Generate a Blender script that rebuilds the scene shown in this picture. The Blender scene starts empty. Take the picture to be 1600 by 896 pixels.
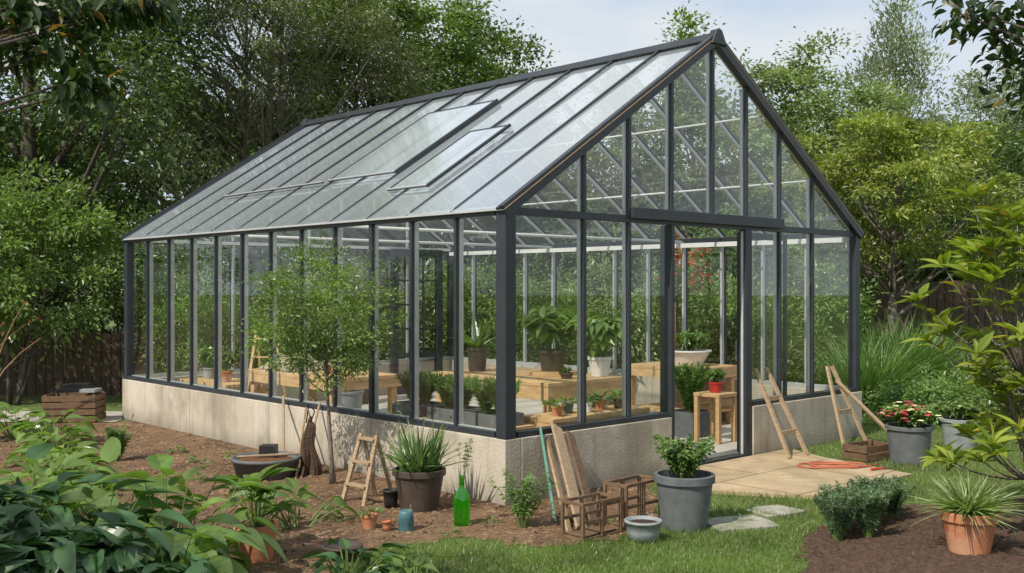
import bpy, math, random
import numpy as np
from mathutils import Vector, Matrix
from mathutils import noise as mn
pi=math.pi
scene=bpy.context.scene
COL=scene.collection

# ---------------------------------------------------------------- materials
def _nt(name):
    m=bpy.data.materials.new(name); m.use_nodes=True
    nt=m.node_tree; nt.nodes.clear(); return m,nt
def N(nt,t,**kw):
    n=nt.nodes.new(t)
    for k,v in kw.items():
        if k in n.inputs: n.inputs[k].default_value=v
        else: setattr(n,k,v)
    return n
def c4(c): return (c[0],c[1],c[2],1)
def surf(name,a,b,rough=.7,scale=6,bump=.15,bscale=40,metal=0,stretch=(1,1,1),spec=.4,c=None,cs=1.2,streak=0,dirt=0,brick=None,rotz=0):
    m,nt=_nt(name); L=nt.links.new
    tc=N(nt,'ShaderNodeTexCoord'); mp=N(nt,'ShaderNodeMapping'); mp.inputs['Scale'].default_value=stretch
    L(tc.outputs['Object'],mp.inputs['Vector'])
    n1=N(nt,'ShaderNodeTexNoise',Scale=scale,Detail=4,Roughness=.65); L(mp.outputs[0],n1.inputs['Vector'])
    r=N(nt,'ShaderNodeValToRGB'); r.color_ramp.elements[0].position=.33; r.color_ramp.elements[1].position=.68
    r.color_ramp.elements[0].color=c4(a); r.color_ramp.elements[1].color=c4(b); L(n1.outputs['Fac'],r.inputs[0])
    out=r.outputs[0]
    if c is not None:
        n3=N(nt,'ShaderNodeTexNoise',Scale=cs,Detail=4,Roughness=.7); L(mp.outputs[0],n3.inputs['Vector'])
        r3=N(nt,'ShaderNodeValToRGB'); r3.color_ramp.elements[0].position=.48; r3.color_ramp.elements[1].position=.66
        L(n3.outputs['Fac'],r3.inputs[0])
        mx=N(nt,'ShaderNodeMixRGB'); L(r3.outputs[0],mx.inputs[0]); L(out,mx.inputs[1]); mx.inputs[2].default_value=c4(c); out=mx.outputs[0]
    def mul(fac_socket,out):
        v=N(nt,'ShaderNodeVectorMath',operation='SCALE'); L(out,v.inputs[0]); L(fac_socket,v.inputs['Scale']); return v.outputs[0]
    if streak:
        m2=N(nt,'ShaderNodeMapping'); m2.inputs['Scale'].default_value=(7,7,.7); L(tc.outputs['Object'],m2.inputs['Vector'])
        n4=N(nt,'ShaderNodeTexNoise',Scale=1.2,Detail=4,Roughness=.6); L(m2.outputs[0],n4.inputs['Vector'])
        q=N(nt,'ShaderNodeMapRange'); q.inputs['From Min'].default_value=.5; q.inputs['From Max'].default_value=.7; q.inputs['To Min'].default_value=1; q.inputs['To Max'].default_value=1-streak
        L(n4.outputs['Fac'],q.inputs['Value']); out=mul(q.outputs[0],out)
    if dirt:
        sx=N(nt,'ShaderNodeSeparateXYZ'); L(tc.outputs['Object'],sx.inputs[0])
        ad=N(nt,'ShaderNodeMath',operation='MULTIPLY_ADD'); L(n1.outputs['Fac'],ad.inputs[0]); ad.inputs[1].default_value=-.28; L(sx.outputs['Z'],ad.inputs[2])
        q=N(nt,'ShaderNodeMapRange'); q.inputs['From Min'].default_value=-.16; q.inputs['From Max'].default_value=.06; q.inputs['To Min'].default_value=1-dirt; q.inputs['To Max'].default_value=1
        L(ad.outputs[0],q.inputs['Value']); out=mul(q.outputs[0],out)
    if brick:
        m3=N(nt,'ShaderNodeMapping'); m3.inputs['Rotation'].default_value=(0,0,rotz); L(tc.outputs['Object'],m3.inputs['Vector'])
        bk=N(nt,'ShaderNodeTexBrick',Scale=1.0); L(m3.outputs[0],bk.inputs['Vector']); bk.inputs['Color1'].default_value=(1,1,1,1); bk.inputs['Color2'].default_value=(.86,.85,.82,1); bk.inputs['Mortar'].default_value=(.4,.36,.3,1)
        bk.inputs['Mortar Size'].default_value=.010; bk.inputs['Brick Width'].default_value=brick[0]; bk.inputs['Row Height'].default_value=brick[1]
        mm=N(nt,'ShaderNodeMixRGB',blend_type='MULTIPLY'); mm.inputs[0].default_value=1; L(out,mm.inputs[1]); L(bk.outputs['Color'],mm.inputs[2]); out=mm.outputs[0]
    p=N(nt,'ShaderNodeBsdfPrincipled',Roughness=rough,Metallic=metal); p.inputs['Specular IOR Level'].default_value=spec
    L(out,p.inputs['Base Color'])
    if bump>.06:
        n2=N(nt,'ShaderNodeTexNoise',Scale=bscale,Detail=3); L(mp.outputs[0],n2.inputs['Vector'])
        bp=N(nt,'ShaderNodeBump',Strength=bump,Distance=.02); L(n2.outputs['Fac'],bp.inputs['Height']); L(bp.outputs[0],p.inputs['Normal'])
    o=N(nt,'ShaderNodeOutputMaterial'); L(p.outputs[0],o.inputs[0]); return m
def leafmat(name,a,b,c=None,trans=.38,rough=.4,ns=.6,spec=.04,dark=.6):
    m,nt=_nt(name); L=nt.links.new
    g=N(nt,'ShaderNodeNewGeometry'); r=N(nt,'ShaderNodeValToRGB'); e=r.color_ramp.elements
    e[0].color=c4(a); e[1].color=c4(b)
    if c is not None:
        x=e.new(.93); x.color=c4(b); e[-1].color=c4(c)
    L(g.outputs['Random Per Island'],r.inputs[0])
    n1=N(nt,'ShaderNodeTexNoise',Scale=ns,Detail=1); L(g.outputs['Position'],n1.inputs['Vector'])
    mr=N(nt,'ShaderNodeMapRange'); mr.inputs['From Min'].default_value=.35; mr.inputs['From Max'].default_value=.65
    mr.inputs['To Min'].default_value=dark; mr.inputs['To Max'].default_value=1.2
    L(n1.outputs['Fac'],mr.inputs['Value'])
    mx=N(nt,'ShaderNodeVectorMath',operation='SCALE'); L(r.outputs[0],mx.inputs[0]); L(mr.outputs[0],mx.inputs['Scale'])
    p=N(nt,'ShaderNodeBsdfDiffuse'); L(mx.outputs[0],p.inputs[0])
    t=N(nt,'ShaderNodeBsdfTranslucent'); tv=N(nt,'ShaderNodeMixRGB',blend_type='MULTIPLY'); tv.inputs[0].default_value=1
    L(mx.outputs[0],tv.inputs[1]); tv.inputs[2].default_value=(1.4,1.6,.6,1); L(tv.outputs[0],t.inputs[0])
    ms=N(nt,'ShaderNodeMixShader'); ms.inputs[0].default_value=trans; L(p.outputs[0],ms.inputs[1]); L(t.outputs[0],ms.inputs[2])
    gl=N(nt,'ShaderNodeBsdfGlossy',Roughness=rough); m2=N(nt,'ShaderNodeMixShader'); m2.inputs[0].default_value=spec
    L(ms.outputs[0],m2.inputs[1]); L(gl.outputs[0],m2.inputs[2])
    o=N(nt,'ShaderNodeOutputMaterial'); L(m2.outputs[0],o.inputs[0]); return m
def glassmat(name,tint,dust=.0,f0=.04,sky_veil_c=(.78,.86,.93),refl=1.0,rough=.0,ex=5):
    m,nt=_nt(name); L=nt.links.new
    tr=N(nt,'ShaderNodeBsdfTransparent'); tr.inputs[0].default_value=c4(tint)
    gl=N(nt,'ShaderNodeBsdfGlossy',Roughness=rough); gl.inputs[0].default_value=(1,1,1,1)
    g=N(nt,'ShaderNodeNewGeometry')
    dt=N(nt,'ShaderNodeVectorMath',operation='DOT_PRODUCT'); L(g.outputs['Incoming'],dt.inputs[0]); L(g.outputs['Normal'],dt.inputs[1])
    ab=N(nt,'ShaderNodeMath',operation='ABSOLUTE'); L(dt.outputs['Value'],ab.inputs[0])
    su=N(nt,'ShaderNodeMath',operation='SUBTRACT'); su.inputs[0].default_value=1; L(ab.outputs[0],su.inputs[1])
    pw=N(nt,'ShaderNodeMath',operation='POWER'); L(su.outputs[0],pw.inputs[0]); pw.inputs[1].default_value=ex
    ma=N(nt,'ShaderNodeMath',operation='MULTIPLY_ADD'); L(pw.outputs[0],ma.inputs[0]); ma.inputs[1].default_value=(1-f0)*refl; ma.inputs[2].default_value=f0
    ms=N(nt,'ShaderNodeMixShader'); L(ma.outputs[0],ms.inputs[0]); L(tr.outputs[0],ms.inputs[1]); L(gl.outputs[0],ms.inputs[2])
    last=ms.outputs[0]
    if dust>0:  # pale diffuse layer paints reflected sky into the pane colour
        df=N(nt,'ShaderNodeBsdfDiffuse'); df.inputs[0].default_value=c4(sky_veil_c)
        tl=N(nt,'ShaderNodeBsdfTranslucent'); tl.inputs[0].default_value=c4(sky_veil_c)
        m1=N(nt,'ShaderNodeMixShader'); m1.inputs[0].default_value=.45; L(df.outputs[0],m1.inputs[1]); L(tl.outputs[0],m1.inputs[2])
        m2=N(nt,'ShaderNodeMixShader'); m2.inputs[0].default_value=dust; L(last,m2.inputs[1]); L(m1.outputs[0],m2.inputs[2]); last=m2.outputs[0]
    o=N(nt,'ShaderNodeOutputMaterial'); L(last,o.inputs[0]); return m

M={}
M['frame']=surf('frame_anthracite',(.024,.029,.036),(.035,.041,.049),.4,5,.02,60)
M['alu']=surf('frame_aluminium',(.42,.43,.43),(.50,.51,.51),.4,5,.02,60,metal=.2)
M['white']=surf('white_paint',(.66,.67,.66),(.76,.76,.74),.5,5,.02)
M['conc']=surf('concrete_wall',(.42,.37,.295),(.55,.495,.41),.9,1.6,.3,50,c=(.33,.285,.22),cs=1.0,stretch=(1,1,.8),streak=.22,dirt=.42)
M['floor']=surf('floor_concrete',(.46,.42,.36),(.58,.53,.46),.85,1.5,.2,30)
M['patio']=surf('patio_stone',(.36,.27,.165),(.5,.39,.25),.85,3.4,.4,25,c=(.3,.23,.145),cs=1.6,brick=(1.2,.8),rotz=-.75)
M['flag']=surf('flagstone',(.26,.25,.21),(.38,.36,.31),.85,6,.4,40,c=(.14,.17,.08),cs=5)
M['soil']=surf('garden_soil',(.12,.068,.036),(.215,.13,.073),.95,7,1.0,45,c=(.075,.042,.023),cs=1.1)
M['soil2']=surf('potting_soil',(.03,.02,.014),(.06,.04,.026),.95,20,1.0,80)
M['mulch']=surf('bark_mulch',(.042,.025,.017),(.11,.065,.042),.95,22,1.0,60)
M['ground']=surf('lawn_ground',(.08,.115,.028),(.12,.17,.045),.95,3,.8,90,c=(.14,.14,.06),cs=.5)
M['path']=surf('path_gravel',(.33,.3,.26),(.45,.41,.36),.9,8,.5,60)
M['woodl']=surf('pine_wood',(.46,.28,.13),(.64,.43,.22),.6,3,.15,50,stretch=(2,2,9))
M['wood2']=surf('weathered_wood',(.27,.19,.11),(.42,.305,.19),.75,6,.3,50,stretch=(3,3,9))
M['wood3']=surf('brown_wood',(.10,.06,.034),(.18,.11,.063),.8,4,.35,50,stretch=(3,3,10))
M['wood4']=surf('dark_brown_wood',(.11,.065,.036),(.2,.125,.07),.8,4,.35,50,stretch=(3,3,10))
M['fence']=surf('fence_wood',(.065,.045,.03),(.12,.084,.056),.85,4,.35,50,stretch=(4,4,1))
M['terra']=surf('terracotta',(.42,.16,.075),(.52,.22,.11),.75,7,.15,60,c=(.52,.29,.19),cs=3)
M['pbrown']=surf('brown_glazed_pot',(.05,.036,.03),(.085,.062,.05),.5,8,.1,50)
M['pgrey']=surf('grey_fibreclay',(.09,.1,.105),(.14,.15,.155),.65,9,.15,70)
M['pgrey2']=surf('galvanised_grey',(.2,.22,.23),(.3,.32,.33),.5,9,.12,50)
M['pwhite']=surf('white_ceramic',(.64,.63,.59),(.76,.75,.72),.35,6,.03)
M['teal']=surf('teal_paint',(.04,.12,.14),(.09,.2,.22),.5,14,.1)
M['red']=surf('red_plastic',(.4,.03,.02),(.5,.05,.03),.4,8,.05)
M['orange']=surf('orange_rubber',(.34,.09,.045),(.42,.13,.065),.55,8,.05)
M['green']=surf('green_painted_stick',(.08,.2,.15),(.13,.27,.2),.5,10,.1)
M['sack']=surf('brown_canvas',(.05,.03,.02),(.1,.06,.038),.85,9,.6,60)
M['burlap']=surf('burlap_cloth',(.3,.25,.17),(.42,.35,.25),.95,9,.6,90)
M['black']=surf('black_plastic',(.015,.015,.016),(.03,.03,.03),.45,9,.1)
M['rust']=surf('rust_iron',(.11,.05,.025),(.2,.09,.045),.8,14,.3,metal=.2)
M['litter']=surf('dry_leaf',(.12,.065,.03),(.24,.15,.075),.9,14,.05)
M['bark']=surf('tree_bark',(.15,.12,.1),(.27,.23,.19),.95,6,.9,30,stretch=(4,4,1))
M['barkd']=surf('dark_bark',(.07,.058,.047),(.14,.115,.095),.95,6,.9,30,stretch=(4,4,1))
M['stem']=surf('green_stem',(.09,.15,.035),(.15,.22,.06),.6,9,.05)
M['stemb']=surf('tan_stem',(.25,.16,.09),(.36,.24,.14),.7,9,.05)
M['glass']=glassmat('clear_glass',(.95,.975,.965),f0=.06,ex=4)
M['roofglass']=glassmat('roof_glass',(.94,.96,.97),dust=.26,f0=.08,refl=1.0,rough=.07,ex=1.35,sky_veil_c=(.76,.86,.95))  # whitish blue veil stands in for bright sky mirrored on the roof
M['roofglass2']=glassmat('far_roof_glass',(.95,.97,.97),dust=.03,f0=.05,refl=.9,rough=.02,ex=4)
def bottlemat():
    m,nt=_nt('green_bottle_glass'); L=nt.links.new
    p=N(nt,'ShaderNodeBsdfGlossy',Roughness=.03); 
    t=N(nt,'ShaderNodeBsdfTransparent'); t.inputs[0].default_value=(.5,.88,.22,1)
    tl=N(nt,'ShaderNodeBsdfTranslucent'); tl.inputs[0].default_value=(.2,.7,.04,1)
    s0=N(nt,'ShaderNodeMixShader'); s0.inputs[0].default_value=.45; L(t.outputs[0],s0.inputs[1]); L(tl.outputs[0],s0.inputs[2])
    s=N(nt,'ShaderNodeMixShader'); s.inputs[0].default_value=.1; L(s0.outputs[0],s.inputs[1]); L(p.outputs[0],s.inputs[2])
    o=N(nt,'ShaderNodeOutputMaterial'); L(s.outputs[0],o.inputs[0]); return m
M['bottle']=bottlemat()
M['lf_dark']=leafmat('leaf_dark_green',(.07,.12,.035),(.125,.19,.055),ns=.5,dark=.6)
M['lf_vdark']=leafmat('leaf_shaded_green',(.02,.04,.014),(.045,.08,.022),(.2,.12,.03),ns=2)  # green darkened so the colour itself holds the shade on overhanging branches
M['lf_mid']=leafmat('leaf_mid_green',(.11,.172,.045),(.185,.26,.072),ns=.5,dark=.6)
M['lf_olive']=leafmat('leaf_olive',(.16,.19,.095),(.24,.27,.14),ns=.6,dark=.6)
M['lf_far']=leafmat('leaf_hazed_pale_green',(.17,.235,.10),(.26,.32,.15),ns=.6,dark=.7)  # lighter, flatter green puts distance haze into the leaf colour
M['lf_yel']=leafmat('leaf_yellow_green',(.165,.22,.045),(.27,.31,.065),(.33,.27,.07),ns=.8)
M['lf_grey']=leafmat('leaf_grey_green',(.18,.225,.15),(.27,.305,.21),ns=.6,dark=.7)
M['lf_bamboo']=leafmat('leaf_fine_green',(.13,.21,.05),(.215,.305,.08),ns=2.2)
M['lf_hosta']=leafmat('leaf_broad_light',(.11,.195,.045),(.2,.295,.08),ns=2.5,rough=.3,dark=.7,spec=.05)
M['lf_laurel']=leafmat('leaf_broad_dark',(.038,.092,.038),(.07,.145,.052),ns=3,trans=.22,rough=.3,dark=.6,spec=.05)
M['lf_herb']=leafmat('leaf_herb',(.12,.19,.11),(.19,.27,.155),ns=5,dark=.7)
M['lf_herbg']=leafmat('leaf_herb_green',(.11,.205,.055),(.18,.285,.08),ns=5,dark=.7)
M['lf_blade']=leafmat('leaf_blade',(.09,.16,.06),(.17,.26,.095),ns=4,dark=.65)
M['lf_spider']=leafmat('leaf_spider_plant',(.16,.25,.06),(.38,.44,.22),ns=4,dark=.7)
M['lf_lime']=leafmat('leaf_large_yellow_green',(.15,.22,.035),(.29,.34,.055),(.42,.27,.055),ns=2.5,dark=.65,trans=.4,spec=.02,rough=.5)
M['lf_red']=leafmat('leaf_red',(.38,.07,.03),(.5,.13,.05),ns=3)
M['grass']=leafmat('grass_blade',(.10,.17,.035),(.18,.26,.06),(.27,.26,.11),ns=1.3,dark=.65)
M['fl_pink']=leafmat('petal_pink',(.6,.08,.14),(.75,.2,.3),ns=3,dark=.8)
M['fl_white']=leafmat('petal_white',(.75,.72,.66),(.85,.82,.78),ns=3,dark=.9)
M['chip']=surf('soil_clod',(.11,.064,.035),(.26,.17,.105),.95,3,.05)

# ---------------------------------------------------------------- geometry helpers
class Geo:
    def __init__(s): s.v=[];s.l=[];s.c=[];s.m=[];s.n=0
    def add(s,V,F,mi=0):
        V=np.asarray(V,float).reshape(-1,3)
        if isinstance(F,np.ndarray):
            s.l.append((F+s.n).ravel()); s.c.append(np.full(len(F),F.shape[1])); s.m.append(np.full(len(F),mi))
        else:
            s.l.append(np.array([i for f in F for i in f])+s.n); s.c.append(np.array([len(f) for f in F])); s.m.append(np.full(len(F),mi))
        s.v.append(V); s.n+=len(V); return s
    def box(s,a,b,mi=0):
        x0,y0,z0=a;x1,y1,z1=b
        V=[(x0,y0,z0),(x1,y0,z0),(x1,y1,z0),(x0,y1,z0),(x0,y0,z1),(x1,y0,z1),(x1,y1,z1),(x0,y1,z1)]
        return s.add(V,np.array([(0,3,2,1),(4,5,6,7),(0,1,5,4),(1,2,6,5),(2,3,7,6),(3,0,4,7)]),mi)
    def beam(s,p,q,w,h,mi=0,up=(0,0,1),off=0):
        p=Vector(p);q=Vector(q);d=(q-p).normalized();u=Vector(up)
        if abs(d.dot(u))>.98: u=Vector((0,1,0))
        sd=d.cross(u).normalized();u=sd.cross(d).normalized()
        p=p+u*off;q=q+u*off;V=[]
        for c in (p,q):
            for a,b in ((-1,-1),(1,-1),(1,1),(-1,1)): V.append(c+sd*a*w/2+u*b*h/2)
        return s.add([tuple(v) for v in V],np.array([(0,1,2,3),(7,6,5,4),(0,4,5,1),(1,5,6,2),(2,6,7,3),(3,7,4,0)]),mi)
    def tube(s,pts,rad,n=6,mi=0,cap=True):
        pts=[np.array(p,float) for p in pts];k=len(pts)
        if not hasattr(rad,'__len__'): rad=[rad]*k
        V=[];
        for i in range(k):
            d=pts[min(i+1,k-1)]-pts[max(i-1,0)];d/=max(np.linalg.norm(d),1e-9)
            r=np.array((1,0,0)) if abs(d[0])<.8 else np.array((0,1,0))
            a=np.cross(d,r);a/=np.linalg.norm(a);b=np.cross(d,a)
            for j in range(n):
                t=2*pi*j/n;V.append(pts[i]+(a*math.cos(t)+b*math.sin(t))*rad[i])
        F=[(i*n+j,i*n+(j+1)%n,(i+1)*n+(j+1)%n,(i+1)*n+j) for i in range(k-1) for j in range(n)]
        if cap: F=F+[tuple(range(n))[::-1],tuple(range((k-1)*n,k*n))]
        return s.add(V,F,mi)
    def lathe(s,prof,n=32,mi=0,c=(0,0,0)):
        V=[];k=len(prof)
        for (r,z) in prof:
            for j in range(n):
                t=2*pi*j/n; V.append((c[0]+r*math.cos(t),c[1]+r*math.sin(t),c[2]+z))
        F=np.array([(i*n+j,i*n+(j+1)%n,(i+1)*n+(j+1)%n,(i+1)*n+j) for i in range(k-1) for j in range(n)])
        return s.add(V,F,mi)
    def disc(s,r,z,n=24,mi=0,c=(0,0),dome=0):
        V=[(c[0],c[1],z+dome)]+[(c[0]+r*math.cos(2*pi*j/n),c[1]+r*math.sin(2*pi*j/n),z) for j in range(n)]
        return s.add(V,np.array([(0,1+j,1+(j+1)%n) for j in range(n)]),mi)
    def obj(s,name,mats,parent=None,loc=(0,0,0),rot=(0,0,0),smooth=False,bevel=0):
        me=bpy.data.meshes.new(name)
        V=np.concatenate(s.v);l=np.concatenate(s.l).astype(np.int32);c=np.concatenate(s.c).astype(np.int32);m=np.concatenate(s.m).astype(np.int32)
        me.vertices.add(len(V));me.vertices.foreach_set('co',V.astype(np.float32).ravel())
        me.loops.add(len(l));me.loops.foreach_set('vertex_index',l)
        me.polygons.add(len(c));st=np.concatenate(([0],np.cumsum(c)[:-1])).astype(np.int32)
        me.polygons.foreach_set('loop_start',st)
        me.polygons.foreach_set('material_index',m)
        me.polygons.foreach_set('use_smooth',np.full(len(c),smooth,dtype=bool))
        me.update(calc_edges=True)
        for x in (mats if isinstance(mats,(list,tuple)) else [mats]): me.materials.append(M[x])
        o=bpy.data.objects.new(name,me);COL.objects.link(o)
        o.location=loc;o.rotation_euler=rot
        if parent: o.parent=parent
        if bevel:
            b=o.modifiers.new('bevel','BEVEL');b.width=bevel;b.segments=2;b.limit_method='ANGLE'
        return o
def tag(o,label,cat,group=None):
    o['label']=label;o['category']=cat
    if group:o['group']=group
    return o
def thing(name,label,cat,loc=(0,0,0),rz=0,group=None):
    e=bpy.data.objects.new(name,None);COL.objects.link(e);e.empty_display_size=.1
    e.location=loc;e.rotation_euler=(0,0,rz);return tag(e,label,cat,group)
# leaf templates: columns x(width) y(length) z(length) fold(width)
def T_rows(rows,prof,droop,fold):
    V=[];F=[]
    for i in range(rows+1):
        t=i/rows;w=max(prof(t),.015)
        z=-droop*t*t
        V+=[(-w,t,z,fold*w),(0,t,z,0),(w,t,z,fold*w)]
    for i in range(rows):
        a=3*i;F+=[(a,a+1,a+4,a+3),(a+1,a+2,a+5,a+4)]
    return np.array(V,float),np.array(F)
DIA=(np.array([(0,0,0,0),(-.5,.45,0,.2),(0,1,-.08,0),(.5,.45,0,.2)],float),np.array([(0,1,2),(0,2,3)]))
OVAL=T_rows(5,lambda t:.5*math.sin(pi*t**.8),.28,.45)
HEART=T_rows(6,lambda t:.5*math.sin(pi*min(1,(t*.93+.07))**.62),.32,.4)
LANCE=T_rows(4,lambda t:.5*math.sin(pi*t**.9),.2,.5)
BLADE=T_rows(5,lambda t:.5*(1-t**2.5),.35,.6)
ARCH=T_rows(7,lambda t:.5*(1-t**2),.75,.6)
STR=T_rows(3,lambda t:.5*(1-t**2),.08,.6)
GR=(np.array([(-.5,0,0,0),(.5,0,0,0),(.25,.55,-.06,0),(-.25,.55,-.06,0),(0,1,-.25,0)],float),[(0,1,2,3),(3,2,4)])
def nrm(a): return a/np.maximum(np.linalg.norm(a,axis=-1,keepdims=True),1e-9)
def inst(g,T,P,D,Nn,L,W,mi=0):
    V,F=T;P=np.asarray(P,float);n=len(P)
    D=nrm(np.asarray(D,float));S=nrm(np.cross(D,Nn));N2=np.cross(S,D)
    L=np.broadcast_to(np.asarray(L,float),(n,));W=np.broadcast_to(np.asarray(W,float),(n,))
    zz=V[None,:,2]*L[:,None]+V[None,:,3]*W[:,None]
    X=P[:,None,:]+V[None,:,0,None]*(W[:,None,None]*S[:,None,:])+V[None,:,1,None]*(L[:,None,None]*D[:,None,:])+zz[:,:,None]*N2[:,None,:]
    k=len(V)
    if isinstance(F,list):
        off=g.n
        base=(np.arange(n)*k)
        A=np.array(F[0]);B=np.array(F[1])
        g.v.append(X.reshape(-1,3))
        LL=np.concatenate([(base[:,None]+A[None]),(base[:,None]+B[None])],axis=1)+off
        g.l.append(LL.ravel());g.c.append(np.tile([len(A),len(B)],n));g.m.append(np.full(2*n,mi));g.n+=n*k
    else:
        FF=(F[None]+(np.arange(n)*k)[:,None,None]).reshape(-1,F.shape[1])
        g.add(X.reshape(-1,3),FF,mi)
def bez(p0,p1,p2,t): 
    t=np.asarray(t)[...,None];return p0*(1-t)**2+2*p1*t*(1-t)+p2*t*t
def tree(name,label,cat,loc,H,z0,R,nc,nl,LL,LW,lm,bm='bark',tr=.15,cr=.5,shape='round',seed=0,limbs=26,flat=.65,T=DIA,droop=.3,group=None,cxy=(0,0),ry=None,parts=('trunk','crown'),multi=1,core=.45,extra=None,en=70,er=.14,tmin=None,wob=.04):
    r=np.random.default_rng(seed);e=thing(name,label,cat,loc,0,group)
    zc=(z0+H)/2;hz=(H-z0)/2;C=[]
    a,b=r.uniform(0,6,2);ry=ry or R
    while len(C)<nc:
        p=r.uniform(-1,1,3);d=np.linalg.norm(p)
        if d>1 or (d<core and r.random()<.75):continue
        th=math.atan2(p[1],p[0]);f=1+.2*math.sin(2*th+a)+.14*math.sin(5*th+3*p[2]+b)
        if shape=='cone':
            f*=1.05-.95*(p[2]+1)/2
        if shape=='spread': f*=.6+.55*(1-abs(p[2]-.0))
        C.append((cxy[0]+p[0]*R*f,cxy[1]+p[1]*ry*f,zc+p[2]*hz*(1+.1*math.sin(3*th+b))))
    C=np.array(C);ctr=np.array((cxy[0],cxy[1],zc-hz*.3))
    k=r.integers(0,nc,nl);cs=cr*r.uniform(.5,1.35,nc)
    if extra is not None:
        X=np.array(extra,float)-np.array(loc);C=np.concatenate([C,X]);k=np.concatenate([k,nc+r.integers(0,len(X),en*len(X))]);cs=np.concatenate([cs,np.full(len(X),er)]);nl=len(k)
    off=r.normal(0,1,(nl,3))*np.array((1,1,flat))*.5
    P=C[k]+off*cs[k][:,None]
    P[:,2]=np.maximum(P[:,2],.03)
    D=nrm(off)*.8+nrm(P-ctr)*.5+r.normal(0,.5,(nl,3))+np.array((0,0,-droop))
    Nn=np.array((0,0,1.))+r.normal(0,.5,(nl,3))+nrm(P-ctr)*.6+nrm(off)*.5
    g=Geo();s=r.uniform(.65,1.25,nl);inst(g,T,P,D,Nn,LL*s,LW*s)
    g.obj(parts[1],lm,e)
    g=Geo();zt=z0+(H-z0)*.72
    trunks=[]
    for m in range(multi):
        ang=r.uniform(0,2*pi);sp=0 if multi==1 else R*.35
        tip=np.array((cxy[0]*.8+math.cos(ang)*sp,cxy[1]*.8+math.sin(ang)*sp,zt*r.uniform(.85,1)))
        b0=np.array((math.cos(ang),math.sin(ang),0))*(0 if multi==1 else tr*1.2)
        mid=(b0+tip)/2+np.array((*r.normal(0,wob*H,2),0))
        ts=np.linspace(0,1,9);pts=bez(b0,mid,tip,ts)
        rr=tr*(1-.85*ts)*(1 if multi==1 else .6);rr[0]*=1.35
        g.tube(pts,list(rr),8);trunks.append((b0,mid,tip))
    idx=list(r.permutation(nc)[:limbs])+(list(range(nc,nc+len(extra))) if extra is not None else [])
    for i in idx:
        c=C[i];b0,mid,tip=trunks[r.integers(0,multi)]
        lo=(.25*(z0/max(H,.1))+.12) if tmin is None else tmin
        t=np.clip((c[2]-np.hypot(c[0],c[1])*.7)/max(zt,.01),lo,.95)*(.9 if tmin is None else 1)
        s0=bez(b0,mid,tip,np.array([t]))[0]
        m=(s0+c)/2+np.array((0,0,-.12*np.linalg.norm(c-s0)*(1 if i<nc else -1)))+r.normal(0,.05*R,3)
        ts=np.linspace(0,1,6);pts=bez(s0,m,c,ts);r0=tr*(1-.8*t)*.5*(1 if multi==1 else .7)
        g.tube(pts,list(r0*(1-.88*ts)),5)
    g.obj(parts[0],bm,e,smooth=True);return e
def stems(g,base,n,H,spread,nleaf,L,W,T,r,t0=.2,sr=.005,up=.3,ml=0,ms=1,hv=.3,tipn=0,nr=.5,curve=.15,down=0):
    P=[];D=[];base=np.array(base,float)
    for i in range(n):
        a=r.uniform(0,2*pi);s=spread*math.sqrt(r.random());h=H*r.uniform(1-hv,1)
        ra=np.array((math.cos(a),math.sin(a),0));p0=base+ra*s*.15;p2=base+ra*s+np.array((0,0,h))
        p1=(p0+p2)/2+np.array((0,0,h*curve))-ra*s*.2+r.normal(0,.03*H,3)
        ts=np.linspace(0,1,6);pts=bez(p0,p1,p2,ts)
        if sr>0:g.tube(pts,list(sr*(1-.7*ts)),4,ms,cap=False)
        t=r.uniform(t0,1,nleaf);
        if tipn: t[-tipn:]=r.uniform(.93,1,tipn)
        q=bez(p0,p1,p2,t);ax=nrm(p2-p0)
        d=r.normal(0,1,(nleaf,3));d=nrm(d-np.sum(d*ax,1)[:,None]*ax)+ax*up+np.array((0,0,-down))+r.normal(0,.15,(nleaf,3))
        P.append(q);D.append(d)
    P=np.concatenate(P);D=np.concatenate(D);k=len(P);s=r.uniform(.6,1.15,k)
    inst(g,T,P,D,np.array((0,0,1.))+r.normal(0,nr*.6,(k,3)),L*s,W*s,ml)
def rosette(g,base,n,L,W,T,r,e0=15,e1=80,stalk=0,ml=0,ms=1,sr=.005,lf=25,rad=.03,pw=.7):
    base=np.array(base,float);P=[];D=[]
    for i in range(n):
        a=r.uniform(0,2*pi);f=r.random()**pw;el=math.radians(e0+(e1-e0)*(1-f));ra=np.array((math.cos(a),math.sin(a),0))
        d=ra*math.cos(el)+np.array((0,0,math.sin(el)));p=base+ra*rad*r.random()
        if stalk:
            st=stalk*r.uniform(.6,1.1);q=p+d*st;m=(p+q)/2+np.array((0,0,st*.1));ts=np.linspace(0,1,4)
            g.tube(bez(p,m,q,ts),[sr,sr*.9,sr*.7,sr*.5],4,ms,cap=False)
            el2=el-math.radians(lf);d=ra*math.cos(el2)+np.array((0,0,math.sin(el2)));p=q
        P.append(p);D.append(d+r.normal(0,.1,3))
    k=n;s=r.uniform(.65,1.15,k)
    inst(g,T,np.array(P),np.array(D),np.array((0,0,1.))+r.normal(0,.25,(k,3)),L*s,W*s,ml)
def potgeo(rt,rb,h,rim=.035,n=36,lip=1.06):
    return Geo().lathe([(.001,0),(rb,0),(rb+(rt-rb)*.5,h*.47),(rt*.97,h-rim),(rt*lip,h-rim*.95),(rt*lip,h-.004),(rt*lip-.005,h),(rt*.93,h),(rt*.9,h*.82),(.001,h*.8)],n)
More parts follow.
